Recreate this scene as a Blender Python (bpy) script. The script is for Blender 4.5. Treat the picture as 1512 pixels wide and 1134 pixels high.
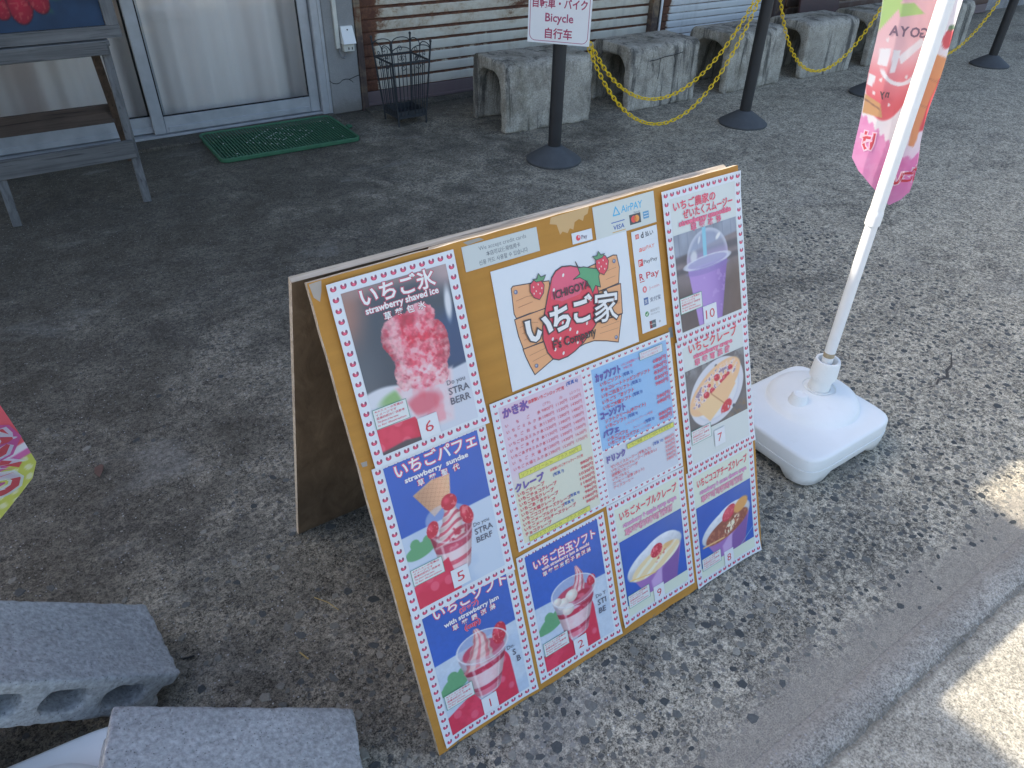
import bpy, bmesh, math, random
import numpy as np
from mathutils import Matrix, Vector

random.seed(7)
RNG = np.random.default_rng(11)
scene = bpy.context.scene
for _o in list(bpy.data.objects):
    bpy.data.objects.remove(_o)
COL = scene.collection

# ------------------------------------------------------------------ camera
CAM = np.array([-0.2803135, -0.5986797, 1.3366525])
CR = np.array([[0.8266553, -0.3203467, 0.4626218],
               [-0.5623075, -0.5013107, 0.6576457],
               [0.0212426, -0.803782, -0.5945445]])      # columns: right, down, forward
cam_d = bpy.data.cameras.new('camera')
cam_d.sensor_fit = 'HORIZONTAL'
cam_d.sensor_width = 36.0
cam_d.lens = 1057.1 / 1512.0 * 36.0
cam_d.clip_start = 0.02
cam_d.clip_end = 500.0
cam_o = bpy.data.objects.new('camera', cam_d)
COL.objects.link(cam_o)
mw = Matrix.Identity(4)
for i in range(3):
    mw[i][0] = CR[i, 0]; mw[i][1] = -CR[i, 1]; mw[i][2] = -CR[i, 2]; mw[i][3] = CAM[i]
cam_o.matrix_world = mw
scene.camera = cam_o

# ------------------------------------------------------------------ light
SUN_DIR = Vector((-0.80, 0.88, 1.0)).normalized()         # towards the sun
world = bpy.data.worlds.new('World')
scene.world = world
world.use_nodes = True
wn = world.node_tree
sky = wn.nodes.new('ShaderNodeTexSky')
sky.sky_type = 'NISHITA'
sky.sun_disc = False
sky.sun_elevation = math.asin(SUN_DIR.z)
sky.sun_rotation = math.atan2(SUN_DIR.x, SUN_DIR.y)
sky.air_density = 1.0
sky.dust_density = 2.6
sky.ozone_density = 0.8
wn.links.new(sky.outputs[0], wn.nodes['Background'].inputs[0])
wn.nodes['Background'].inputs[1].default_value = 0.13
sun_d = bpy.data.lights.new('sun', 'SUN')
sun_d.energy = 2.9
sun_d.angle = math.radians(0.55)
sun_d.color = (1.0, 0.91, 0.76)
sun_o = bpy.data.objects.new('sun', sun_d)
COL.objects.link(sun_o)
sun_o.location = SUN_DIR * 20
sun_o.rotation_euler = (-SUN_DIR).to_track_quat('-Z', 'Y').to_euler()
vs = scene.view_settings
vs.view_transform = 'Standard'
vs.look = 'None'
vs.gamma = 1.0
vs.exposure = 1.62
vs.use_curve_mapping = False

# ------------------------------------------------------------------ helpers
def lin(c):
    c = np.asarray(c, float) / 255.0
    return np.where(c <= 0.04045, c / 12.92, ((c + 0.055) / 1.055) ** 2.4)

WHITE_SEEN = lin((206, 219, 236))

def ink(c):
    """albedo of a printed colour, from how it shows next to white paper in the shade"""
    return np.clip(lin(c) / WHITE_SEEN * 0.66 + 0.030, 0.004, 0.85)  # constant lift paints a pale gloss veil of sky into every ink

def root_loc(p):
    while p.parent is not None:
        p = p.parent
    return np.array(p.location)

def thing(name, label, cat, loc=(0, 0, 0), group=None):
    o = bpy.data.objects.new(name, None)
    o.empty_display_size = 0.1
    COL.objects.link(o)
    o.location = loc
    o['label'] = label
    o['category'] = cat
    if group:
        o['group'] = group
    return o

def tag(o, label, cat, group=None):
    o['label'] = label
    o['category'] = cat
    if group:
        o['group'] = group
    return o

def rotz(a):
    c, s = math.cos(a), math.sin(a)
    return np.array([[c, -s, 0], [s, c, 0], [0, 0, 1.0]])

class MB:
    """collects geometry in world coordinates, then links it as one mesh object"""
    def __init__(s):
        s.v = []; s.f = []; s.sm = []
    def add(s, V, F, smooth=False):
        b = len(s.v)
        s.v.extend([tuple(map(float, p)) for p in V])
        s.f.extend([tuple(b + i for i in q) for q in F])
        s.sm.extend([smooth] * len(F))
        return s
    def box(s, c, size, R=None, ch=0.0):
        """box with optional chamfer, centre c"""
        hx, hy, hz = [k / 2 for k in size]
        if ch <= 0:
            V = np.array([[x, y, z] for x in (-hx, hx) for y in (-hy, hy) for z in (-hz, hz)])
            F = [(0, 1, 3, 2), (4, 6, 7, 5), (0, 4, 5, 1), (2, 3, 7, 6), (0, 2, 6, 4), (1, 5, 7, 3)]
        else:
            bm = bmesh.new()
            bmesh.ops.create_cube(bm, size=1.0)
            for q in bm.verts:
                q.co = Vector((q.co.x * 2 * hx, q.co.y * 2 * hy, q.co.z * 2 * hz))
            bmesh.ops.bevel(bm, geom=list(bm.edges), offset=ch, segments=1, affect='EDGES')
            bm.verts.index_update()
            V = np.array([tuple(q.co) for q in bm.verts])
            F = [tuple(q.index for q in fc.verts) for fc in bm.faces]
            bm.free()
        if R is not None:
            V = V @ np.asarray(R).T
        return s.add(V + np.asarray(c, float), F)
    def beam(s, a, b, w, t, side=(1, 0, 0), ch=0.002):
        """board from a to b: width w along side, thickness t across"""
        a = np.asarray(a, float); b = np.asarray(b, float)
        d = b - a; L = np.linalg.norm(d); d /= L
        u = np.asarray(side, float); u = u - u.dot(d) * d; u /= np.linalg.norm(u)
        n = np.cross(d, u)
        return s.box((a + b) / 2, (w, t, L), R=np.stack([u, n, d], 1), ch=ch)
    def tube(s, pts, r, n=8, closed=False, caps=True):
        P = np.asarray(pts, float); N = len(P)
        rr = np.broadcast_to(np.asarray(r, float), (N,))
        V = []; F = []
        up = np.array([0, 0, 1.0])
        for i in range(N):
            if closed:
                d = P[(i + 1) % N] - P[i - 1]
            else:
                d = P[min(i + 1, N - 1)] - P[max(i - 1, 0)]
            d /= np.linalg.norm(d) + 1e-12
            if i == 0:
                a = up if abs(d[2]) < 0.9 else np.array([1.0, 0, 0])
                u = np.cross(d, a)
            else:
                u = u - u.dot(d) * d
            u /= np.linalg.norm(u) + 1e-12
            w = np.cross(d, u)
            for k in range(n):
                t = 2 * math.pi * k / n
                V.append(P[i] + rr[i] * (math.cos(t) * u + math.sin(t) * w))
        for i in range(N if closed else N - 1):
            j = (i + 1) % N
            for k in range(n):
                k2 = (k + 1) % n
                F.append((i * n + k, i * n + k2, j * n + k2, j * n + k))
        s.add(V, F, True)
        if caps and not closed:
            b = len(s.v) - len(V)
            s.f.append(tuple(b + k for k in range(n))[::-1]); s.sm.append(False)
            s.f.append(tuple(b + (N - 1) * n + k for k in range(n))); s.sm.append(False)
        return s
    def lathe(s, prof, c, n=32, axis=None):
        """prof: list of (radius, height) turned about z (or about matrix axis columns)"""
        V = []; F = []
        for (r, z) in prof:
            for k in range(n):
                t = 2 * math.pi * k / n
                V.append((r * math.cos(t), r * math.sin(t), z))
        for i in range(len(prof) - 1):
            for k in range(n):
                k2 = (k + 1) % n
                F.append((i * n + k, i * n + k2, (i + 1) * n + k2, (i + 1) * n + k))
        V = np.array(V)
        if axis is not None:
            V = V @ np.asarray(axis).T
        return s.add(V + np.asarray(c, float), F, True)
    def grid(s, fn, nu, nv, smooth=True):
        V = [fn(i / nu, j / nv) for j in range(nv + 1) for i in range(nu + 1)]
        F = [(j * (nu + 1) + i, j * (nu + 1) + i + 1, (j + 1) * (nu + 1) + i + 1, (j + 1) * (nu + 1) + i)
             for j in range(nv) for i in range(nu)]
        return s.add(V, F, smooth)
    def mesh(s, name, off=(0, 0, 0)):
        m = bpy.data.meshes.new(name)
        V = np.array(s.v) - np.asarray(off)
        m.from_pydata(V.tolist(), [], s.f)
        m.polygons.foreach_set('use_smooth', s.sm)
        m.update()
        if any(s.sm):
            m.set_sharp_from_angle(angle=math.radians(42))
        return m
    def build(s, name, mat, parent=None, loc=None):
        off = root_loc(parent) if parent is not None else (np.asarray(loc) if loc is not None else np.zeros(3))
        m = s.mesh(name, off)
        if mat:
            m.materials.append(mat)
        o = bpy.data.objects.new(name, m)
        COL.objects.link(o)
        if parent is not None:
            o.parent = parent
        elif loc is not None:
            o.location = loc
        return o

def place(name, mesh, parent, loc, R=None):
    """object sharing mesh data; loc in world, parent root an untransformed Empty"""
    o = bpy.data.objects.new(name, mesh)
    COL.objects.link(o)
    o.parent = parent
    l = np.asarray(loc, float) - root_loc(parent)
    m = Matrix.Identity(4)
    if R is not None:
        for i in range(3):
            for j in range(3):
                m[i][j] = R[i][j]
    for i in range(3):
        m[i][3] = l[i]
    o.matrix_basis = m
    return o

def extrude_profile(loops, depth, bevel=0.0, res=1):
    """flat outline (first loop) with holes, given thickness along z, centred"""
    c = bpy.data.curves.new('outline', 'CURVE')
    c.dimensions = '2D'
    c.fill_mode = 'BOTH'
    c.extrude = depth / 2 - bevel
    c.bevel_depth = bevel
    c.bevel_resolution = res
    c.offset = -bevel
    for lp in loops:
        sp = c.splines.new('POLY')
        sp.points.add(len(lp) - 1)
        for p, q in zip(sp.points, lp):
            p.co = (q[0], q[1], 0, 1)
        sp.use_cyclic_u = True
    o = bpy.data.objects.new('outline', c)
    COL.objects.link(o)
    dg = bpy.context.evaluated_depsgraph_get()
    m = bpy.data.meshes.new_from_object(o.evaluated_get(dg))
    V = np.array([tuple(v.co) for v in m.vertices]); F = [tuple(p.vertices) for p in m.polygons]
    bpy.data.objects.remove(o); bpy.data.curves.remove(c); bpy.data.meshes.remove(m)
    return V, F

def roughen(o, voxel, amp, freq, chip=0.0):
    """re-mesh a cast-concrete object finely and wear its faces and arrises unevenly"""
    from mathutils import noise as mn
    md = o.modifiers.new('wear', 'REMESH')
    md.mode = 'VOXEL'
    md.voxel_size = voxel
    dg = bpy.context.evaluated_depsgraph_get()
    m = bpy.data.meshes.new_from_object(o.evaluated_get(dg))
    o.modifiers.clear()
    off = Vector(o.location)
    nb = [Vector((0, 0, 0)) for _ in m.vertices]
    cnt = [0] * len(m.vertices)
    for e in m.edges:
        a, b_ = e.vertices
        va, vb = m.vertices[a].co, m.vertices[b_].co
        nb[a] += vb; nb[b_] += va; cnt[a] += 1; cnt[b_] += 1
    new = []
    for v in m.vertices:
        p = (v.co + off) * freq
        d = amp * (mn.noise(p) + 0.5 * mn.noise(p * 2.3))
        lap = (nb[v.index] / max(1, cnt[v.index]) - v.co)
        sharp = min(1.0, max(0.0, -lap.dot(v.normal) / (voxel * 0.16)))      # 1 on outer edges
        if chip:
            d -= chip * sharp * max(0.0, mn.noise((v.co + off) * freq * 0.55 + Vector((9, 3, 1))) + 0.12)
        new.append(v.co + v.normal * d)
    for v, c in zip(m.vertices, new):
        v.co = c
    m.polygons.foreach_set('use_smooth', [True] * len(m.polygons))
    m.materials.clear()
    m.materials.append(o.data.materials[0])
    m.update()
    o.data = m

def rrect(w, h, r, n=6, cx=0, cy=0):
    out = []
    for sx, sy, a0 in ((1, 1, 0), (-1, 1, 90), (-1, -1, 180), (1, -1, 270)):
        for k in range(n + 1):
            a = math.radians(a0 + 90 * k / n)
            out.append((cx + sx * (w / 2 - r) + r * math.cos(a), cy + sy * (h / 2 - r) + r * math.sin(a)))
    return out

# ------------------------------------------------------------------ materials
class NT:
    def __init__(s, name):
        s.m = bpy.data.materials.new(name)
        s.m.use_nodes = True
        s.t = s.m.node_tree
        s.b = s.t.nodes['Principled BSDF']
    def put(s, sock, v):
        if isinstance(v, bpy.types.NodeSocket):
            s.t.links.new(v, sock)
        elif v is not None:
            if hasattr(sock.default_value, '__len__'):
                v = list(v)
                if len(sock.default_value) == 4 and len(v) == 3:
                    v = v + [1.0]
            sock.default_value = v
    def n(s, typ, props=None, **kw):
        nd = s.t.nodes.new(typ)
        for k, v in (props or {}).items():
            setattr(nd, k, v)
        for k, v in kw.items():
            s.put(nd.inputs[k.replace('_', ' ')], v)
        return nd
    def pos(s):
        return s.n('ShaderNodeNewGeometry').outputs['Position']
    def obj(s):
        return s.n('ShaderNodeTexCoord').outputs['Object']
    def map(s, v, scale=(1, 1, 1), rot=(0, 0, 0), loc=(0, 0, 0)):
        return s.n('ShaderNodeMapping', Vector=v, Scale=scale, Rotation=rot, Location=loc).outputs[0]
    def noise(s, v, scale, detail=5, rough=0.6, dist=0.0):
        return s.n('ShaderNodeTexNoise', Vector=v, Scale=scale, Detail=detail, Roughness=rough, Distortion=dist).outputs[0]
    def vor(s, v, scale, feature='F1', rand=1.0):
        return s.n('ShaderNodeTexVoronoi', {'feature': feature}, Vector=v, Scale=scale, Randomness=rand)
    def ramp(s, f, stops, interp='LINEAR'):
        nd = s.n('ShaderNodeValToRGB')
        s.put(nd.inputs[0], f)
        cr = nd.color_ramp
        cr.interpolation = interp
        while len(cr.elements) < len(stops):
            cr.elements.new(0.5)
        for e, (p, c) in zip(cr.elements, stops):
            e.position = p
            c = (c, c, c) if np.isscalar(c) else tuple(c)
            e.color = (c[0], c[1], c[2], 1)
        return nd.outputs[0]
    def mix(s, f, a, b, blend='MIX'):
        nd = s.n('ShaderNodeMix', {'data_type': 'RGBA', 'blend_type': blend})
        s.put(nd.inputs[0], f); s.put(nd.inputs[6], a); s.put(nd.inputs[7], b)
        return nd.outputs[2]
    def math(s, op, a, b=0.0, clamp=False):
        nd = s.n('ShaderNodeMath', {'operation': op, 'use_clamp': clamp})
        s.put(nd.inputs[0], a); s.put(nd.inputs[1], b)
        return nd.outputs[0]
    def sep(s, v):
        return s.n('ShaderNodeSeparateXYZ', Vector=v).outputs
    def smooth(s, v, a, b):
        nd = s.n('ShaderNodeMapRange', {'interpolation_type': 'SMOOTHSTEP'})
        s.put(nd.inputs[0], v); s.put(nd.inputs[1], a); s.put(nd.inputs[2], b)
        return nd.outputs[0]
    def mr(s, v, a, b, c, d):
        nd = s.n('ShaderNodeMapRange', {'interpolation_type': 'LINEAR'})
        for i, q in enumerate((v, a, b, c, d)):
            s.put(nd.inputs[i], q)
        return nd.outputs[0]
    def bump(s, h, strength=0.3, dist=0.01, nrm=None):
        nd = s.n('ShaderNodeBump', Height=h, Strength=strength, Distance=dist)
        if nrm is not None:
            s.put(nd.inputs['Normal'], nrm)
        return nd.outputs[0]
    def out(s, col=None, rough=None, nrm=None, metal=None, spec=None):
        if col is not None: s.put(s.b.inputs['Base Color'], col)
        if rough is not None: s.put(s.b.inputs['Roughness'], rough)
        if nrm is not None: s.put(s.b.inputs['Normal'], nrm)
        if metal is not None: s.put(s.b.inputs['Metallic'], metal)
        if spec is not None: s.put(s.b.inputs['Specular IOR Level'], spec)
        return s.m

def simple(name, c1, c2, scale=20, rough=0.5, bump=0.1, metal=0.0, detail=6, spec=0.5):
    t = NT(name)
    f = t.noise(t.obj(), scale, detail)
    col = t.ramp(f, [(0.3, c1), (0.7, c2)])
    return t.out(col, t.ramp(f, [(0.3, max(rough - 0.08, 0.02)), (0.7, min(rough + 0.1, 1))]),
                 t.bump(t.noise(t.obj(), scale * 6, 3), bump, 0.002), metal, spec)

def paving_material():
    t = NT('paving_concrete')
    p = t.pos()
    s = t.sep(p)
    big = t.noise(p, 0.9, 5, 0.55, 0.3)
    mid = t.noise(p, 5.0, 6, 0.62, 0.4)
    pat = t.noise(p, 17.0, 6, 0.66, 0.6)
    fine = t.noise(p, 70.0, 8, 0.74, 0.4)
    fine2 = t.noise(p, 165.0, 5, 0.7, 0.3)
    grit = t.noise(p, 330.0, 3, 0.65)
    # worn, paler concrete towards the street and to the right; grimy and smooth by the shopfront
    reg = t.math('ADD', t.math('MULTIPLY', s[1], -0.17), t.math('MULTIPLY', s[0], 0.19))
    reg = t.math('ADD', reg, 0.12)
    reg = t.math('ADD', reg, t.math('MULTIPLY', t.math('SUBTRACT', big, 0.5), 0.9))
    reg = t.math('ADD', reg, t.math('MULTIPLY', t.math('SUBTRACT', mid, 0.5), 1.2))
    worn = t.smooth(reg, -0.55, 0.55)
    base = t.ramp(worn, [(0.0, (0.090, 0.079, 0.060)), (0.3, (0.128, 0.114, 0.089)), (0.6, (0.220, 0.195, 0.150)), (1.0, (0.385, 0.343, 0.262))])
    # mottling: paste worn to pale sand in flecks, dark in the hollows
    rough_amt = t.mr(worn, 0.0, 0.6, 0.62, 1.0)
    fl = t.mr(fine, 0.42, 0.60, -0.42, 0.55)
    fl = t.math('ADD', fl, t.mr(fine2, 0.42, 0.58, -0.36, 0.40))
    fl = t.math('ADD', fl, t.mr(grit, 0.40, 0.60, -0.26, 0.30))
    fl = t.math('ADD', fl, t.mr(pat, 0.38, 0.62, -0.26, 0.26))
    fl = t.math('ADD', 1.0, t.math('MULTIPLY', fl, rough_amt))
    fl = t.math('MAXIMUM', fl, 0.20)
    base = t.mix(1.0, base, fl, 'MULTIPLY')
    # aggregate showing through the worn paste
    pw = t.mix(0.012, p, t.n('ShaderNodeTexNoise', Vector=p, Scale=40.0).outputs['Color'], 'ADD')
    for sc, th, op in ((62.0, 0.60, 0.8), (105.0, 0.70, 0.6)):
        va = t.vor(pw, sc)
        cellc = t.sep(va.outputs['Color'])
        stone = t.math('MULTIPLY', t.smooth(va.outputs['Distance'], 0.44, 0.33), t.smooth(cellc[0], th, th + 0.04))
        stone = t.math('MULTIPLY', stone, t.smooth(worn, 0.22, 0.72))
        stcol = t.ramp(cellc[1], [(0.0, (0.050, 0.055, 0.057)), (0.5, (0.11, 0.112, 0.108)), (0.8, (0.18, 0.172, 0.152)), (1.0, (0.27, 0.255, 0.225))])
        base = t.mix(t.math('MULTIPLY', stone, op), base, stcol)
    vb = t.vor(p, 150.0)
    cb = t.sep(vb.outputs['Color'])
    chip = t.math('MULTIPLY', t.smooth(vb.outputs['Distance'], 0.34, 0.20), t.smooth(cb[0], 0.84, 0.87))
    base = t.mix(t.math('MULTIPLY', chip, 0.7), base, t.ramp(cb[1], [(0.0, 0.10), (1.0, 0.48)]))
    vs_ = t.vor(p, 42.0)
    cs = t.sep(vs_.outputs['Color'])
    speck = t.math('MULTIPLY', t.smooth(vs_.outputs['Distance'], 0.10, 0.06), t.smooth(cs[0], 0.70, 0.73))
    base = t.mix(t.math('MULTIPLY', speck, 0.8), base, (0.55, 0.54, 0.50))
    # black grime in drifts
    grime = t.smooth(t.noise(t.map(p, (1.6, 2.2, 1), loc=(3.1, 0.4, 0)), 1.1, 9, 0.72, 0.8), 0.50, 0.66)
    grime = t.math('MULTIPLY', grime, t.mr(fine, 0.40, 0.60, 1.0, 0.25))
    base = t.mix(t.math('MULTIPLY', grime, 0.62), base, (0.052, 0.049, 0.045))
    # darker band along the foot of the shopfront
    foot = t.smooth(t.math('ADD', s[1], t.math('MULTIPLY', t.math('SUBTRACT', t.noise(p, 4.0, 6), 0.5), 0.5)), 3.45, 3.85)
    base = t.mix(t.math('MULTIPLY', foot, 0.35), base, (0.05, 0.047, 0.04))
    pale = t.smooth(t.noise(t.map(p, (1.2, 2.6, 1), loc=(7.7, 1.2, 0)), 1.6, 8, 0.7, 0.5), 0.56, 0.70)
    base = t.mix(t.math('MULTIPLY', pale, 0.42), base, t.ramp(fine, [(0.35, (0.17, 0.16, 0.14)), (0.65, (0.36, 0.345, 0.31))]))
    # pale dust swept along the joint with the kerb
    dn = t.math('ADD', s[1], t.math('MULTIPLY', t.math('SUBTRACT', t.noise(p, 7.0, 6), 0.5), 0.20))
    dust = t.smooth(dn, -0.185, -0.30)
    base = t.mix(t.math('MULTIPLY', dust, 0.82), base, t.ramp(grit, [(0.3, (0.205, 0.18, 0.145)), (0.7, (0.37, 0.335, 0.28))]))
    h = t.math('ADD', t.math('MULTIPLY', fine, 0.9), t.math('MULTIPLY', fine2, 0.5))
    h = t.math('ADD', h, t.math('MULTIPLY', pat, 0.6))
    return t.out(base, t.ramp(fine, [(0.3, 0.78), (0.7, 0.95)]), t.bump(h, 0.6, 0.006), 0.0, 0.3)

def kerb_material(name, a, b, c, joint=False):
    t = NT(name)
    p = t.pos()
    f = t.noise(p, 6.0, 7, 0.65, 0.4)
    g = t.noise(p, 240.0, 5, 0.7)
    base = t.ramp(f, [(0.3, a), (0.5, b), (0.72, c)])
    k = t.math('ADD', t.mr(g, 0.40, 0.60, 0.62, 1.36), t.mr(t.noise(p, 90.0, 5, 0.7), 0.4, 0.6, -0.22, 0.22))
    base = t.mix(1.0, base, k, 'MULTIPLY')
    if joint:
        yy = t.sep(p)[1]
        dd = t.math('ADD', yy, t.math('MULTIPLY', t.math('SUBTRACT', t.noise(p, 60.0, 6, 0.7), 0.5), 0.035))
        line = t.math('MULTIPLY', t.smooth(dd, -0.398, -0.405), t.smooth(dd, -0.422, -0.412))
        base = t.mix(t.math('MULTIPLY', line, 0.55), base, (0.10, 0.088, 0.070))
        sand = t.smooth(dd, -0.375, -0.335)
        base = t.mix(t.math('MULTIPLY', sand, 0.75), base, t.ramp(g, [(0.3, (0.21, 0.185, 0.15)), (0.7, (0.37, 0.335, 0.28))]))
    v = t.vor(p, 120.0)
    cc = t.sep(v.outputs['Color'])
    st = t.math('MULTIPLY', t.smooth(v.outputs['Distance'], 0.34, 0.2), t.smooth(cc[0], 0.62, 0.66))
    base = t.mix(t.math('MULTIPLY', st, 0.55), base, t.ramp(cc[1], [(0.0, 0.07), (1.0, 0.42)]))
    h = t.math('ADD', t.math('MULTIPLY', g, 0.5), t.math('MULTIPLY', t.noise(p, 40.0, 5), 0.8))
    return t.out(base, 0.9, t.bump(h, 0.5, 0.005), 0.0, 0.3)

def stone_material():
    t = NT('aggregate_stone')
    g = t.n('ShaderNodeNewGeometry')
    r = g.outputs['Random Per Island']
    col = t.ramp(r, [(0.0, (0.048, 0.052, 0.050)), (0.35, (0.085, 0.089, 0.084)), (0.6, (0.135, 0.133, 0.118)), (0.85, (0.20, 0.19, 0.158)), (1.0, (0.29, 0.27, 0.22))])
    f = t.noise(g.outputs['Position'], 180.0, 5, 0.7)
    col = t.mix(0.7, col, t.ramp(f, [(0.3, 0.35), (0.5, 0.5), (0.7, 0.72)]), 'OVERLAY')
    return t.out(col, 0.72, t.bump(f, 0.4, 0.002), 0.0, 0.4)

def weathered_concrete(name, dark, midc, light, streak=1.0, pits=85.0):
    t = NT(name)
    p = t.pos()
    f = t.noise(p, 7.0, 7, 0.65, 0.5)
    g = t.noise(p, 120.0, 5, 0.65)
    base = t.ramp(f, [(0.28, dark), (0.5, midc), (0.72, light)])
    st = t.noise(t.map(p, (14, 14, 1.6)), 1.0, 7, 0.7, 0.3)
    z = t.sep(p)[2]
    base = t.mix(t.math('MULTIPLY', t.smooth(st, 0.49, 0.64), 0.80 * streak), base, (0.045, 0.044, 0.042))
    moss = t.math('MULTIPLY', t.smooth(t.noise(p, 3.2, 5), 0.52, 0.66), 0.4 * streak)
    base = t.mix(moss, base, (0.12, 0.105, 0.06))
    base = t.mix(0.75, base, t.ramp(g, [(0.3, 0.28), (0.5, 0.5), (0.68, 0.72)]), 'OVERLAY')
    pit = t.vor(p, pits)
    pm = t.smooth(pit.outputs['Distance'], 0.24, 0.10)
    pm = t.math('MULTIPLY', pm, t.smooth(t.sep(pit.outputs['Color'])[0], 0.6, 0.66))
    base = t.mix(t.math('MULTIPLY', pm, 0.7), base, (0.035, 0.034, 0.032))
    h = t.math('ADD', t.math('MULTIPLY', g, 0.5), t.math('MULTIPLY', t.noise(p, 28.0, 6), 1.0))
    h = t.math('SUBTRACT', h, t.math('MULTIPLY', pm, 0.6))
    return t.out(base, 0.93, t.bump(h, 0.6, 0.008), 0.0, 0.25)

def wood(name, a, b, c, along='x', rough=0.8, scale=1.0, crack=0.6):
    t = NT(name)
    o = t.obj()
    st = {'x': (1.5, 38, 38), 'y': (38, 1.5, 38), 'z': (38, 38, 1.5)}[along]
    m = t.map(o, tuple(k * scale for k in st))
    f = t.noise(m, 1.0, 8, 0.66, 0.8)
    g = t.noise(t.map(o, tuple(k * scale * 3.1 for k in st)), 1.0, 4, 0.6)
    base = t.ramp(f, [(0.28, a), (0.5, b), (0.72, c)])
    base = t.mix(t.math('MULTIPLY', t.smooth(g, 0.44, 0.30), crack), base, tuple(k * 0.25 for k in a))
    w = t.noise(o, 5.0, 4)
    base = t.mix(0.5, base, t.ramp(w, [(0.3, 0.35), (0.7, 0.66)]), 'OVERLAY')
    return t.out(base, rough, t.bump(t.math('ADD', f, t.math('MULTIPLY', g, 0.6)), 0.5, 0.003), 0.0, 0.3)

def shutter_material(name, paint, amount, left_x, groove=True):
    t = NT(name)
    p = t.pos()
    s = t.sep(p)
    o = t.sep(t.obj())
    n1 = t.noise(t.map(p, (1.0, 1.0, 2.2)), 2.6, 8, 0.7, 0.5)
    n2 = t.noise(p, 26.0, 6, 0.7)
    r = t.math('ADD', t.math('MULTIPLY', n1, 0.75), t.math('MULTIPLY', n2, 0.33))
    edge = t.math('MULTIPLY', t.smooth(s[0], left_x + 0.13, left_x + 0.05), 0.36)
    r = t.math('ADD', r, edge)
    if groove:
        lip = t.math('ADD', t.math('MULTIPLY', t.smooth(o[2], 0.009, 0.003), 0.30), t.math('MULTIPLY', t.smooth(o[2], 0.056, 0.061), 0.26))
        r = t.math('ADD', r, lip)
    hi = t.math('MULTIPLY', t.smooth(s[2], 0.34, 0.62), 0.13)
    r = t.math('ADD', r, hi)
    r = t.math('ADD', r, amount)
    mask = t.smooth(r, 0.70, 0.80)
    stain = t.smooth(r, 0.56, 0.80)
    rust = t.ramp(n2, [(0.25, (0.055, 0.026, 0.019)), (0.5, (0.115, 0.050, 0.031)), (0.7, (0.20, 0.095, 0.050))])
    pc = t.mix(t.math('MULTIPLY', stain, 0.75), paint, (0.36, 0.26, 0.15))
    dirt = t.smooth(t.noise(t.map(p, (9, 9, 1.2)), 1.0, 6), 0.45, 0.75)
    pc = t.mix(t.math('MULTIPLY', dirt, 0.35), pc, (0.22, 0.20, 0.18))
    col = t.mix(mask, pc, rust)
    rg = t.ramp(mask, [(0, 0.5), (1, 0.92)])
    return t.out(col, rg, t.bump(t.math('ADD', mask, t.math('MULTIPLY', n2, 0.4)), 0.25, 0.002), 0.0, 0.4)

M = {}
M['paving'] = paving_material()
M['kerb'] = kerb_material('kerb_concrete', (0.20, 0.187, 0.16), (0.29, 0.273, 0.237), (0.38, 0.36, 0.31), True)
M['road'] = kerb_material('gutter_concrete', (0.27, 0.250, 0.203), (0.345, 0.320, 0.262), (0.42, 0.39, 0.322), True)
M['stone'] = stone_material()
M['block'] = weathered_concrete('weathered_channel_concrete', (0.23, 0.208, 0.17), (0.40, 0.37, 0.31), (0.56, 0.525, 0.44), 1.0)
M['cmu'] = weathered_concrete('cement_block', (0.315, 0.315, 0.305), (0.365, 0.365, 0.355), (0.42, 0.42, 0.41), 0.10, 190.0)
def plaster_material():
    t = NT('grey_plaster')
    p = t.pos()
    z = t.sep(p)[2]
    f = t.noise(p, 5.0, 7, 0.62, 0.4)
    col = t.ramp(f, [(0.3, (0.235, 0.232, 0.222)), (0.55, (0.285, 0.282, 0.270)), (0.75, (0.33, 0.325, 0.305))])
    g = t.noise(p, 150.0, 4, 0.6)
    col = t.mix(1.0, col, t.mr(g, 0.3, 0.7, 0.90, 1.10), 'MULTIPLY')
    low_tone = t.math('ADD', t.smooth(z, 0.16, 0.0), t.math('MULTIPLY', t.math('SUBTRACT', t.noise(p, 11.0, 6, 0.7), 0.5), 1.1))
    col = t.mix(t.math('MULTIPLY', t.smooth(low_tone, 0.30, 0.95), 0.55), col, (0.13, 0.115, 0.09))  # darker, browner tone towards the foot of the plaster
    return t.out(col, 0.9, t.bump(t.math('ADD', f, t.math('MULTIPLY', g, 0.3)), 0.18, 0.004), 0.0, 0.25)
M['plaster'] = plaster_material()
M['wall'] = weathered_concrete('shop_wall', (0.24, 0.23, 0.22), (0.30, 0.29, 0.28), (0.36, 0.35, 0.34), 0.3)
M['aluminium'] = simple('aluminium_frame', (0.36, 0.38, 0.40), (0.45, 0.47, 0.49), 14, 0.42, 0.05, 0.35)
M['roof'] = simple('roof_sheet', (0.20, 0.20, 0.20), (0.28, 0.27, 0.26), 4, 0.7, 0.1)
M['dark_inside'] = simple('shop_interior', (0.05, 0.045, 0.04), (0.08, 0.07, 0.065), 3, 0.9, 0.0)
M['shutter_a'] = shutter_material('rusty_white_shutter', (0.60, 0.57, 0.48), 0.030, 1.66)
M['shutter_b'] = shutter_material('white_shutter', (0.62, 0.63, 0.62), -0.06, 4.19)
M['shutter_c'] = shutter_material('brown_shutter', (0.085, 0.045, 0.035), -0.05, 5.62)
M['guide'] = shutter_material('rusty_brown_steel', (0.07, 0.045, 0.04), 0.05, 1.0, False)
M['bar'] = shutter_material('shutter_bottom_bar', (0.17, 0.125, 0.125), -0.12, 1.0, False)
M['wood_grey'] = wood('weathered_grey_wood', (0.075, 0.076, 0.074), (0.13, 0.130, 0.126), (0.185, 0.186, 0.178), 'x')
M['wood_grey_z'] = wood('weathered_grey_leg', (0.075, 0.076, 0.074), (0.13, 0.130, 0.126), (0.185, 0.186, 0.178), 'z')
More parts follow.
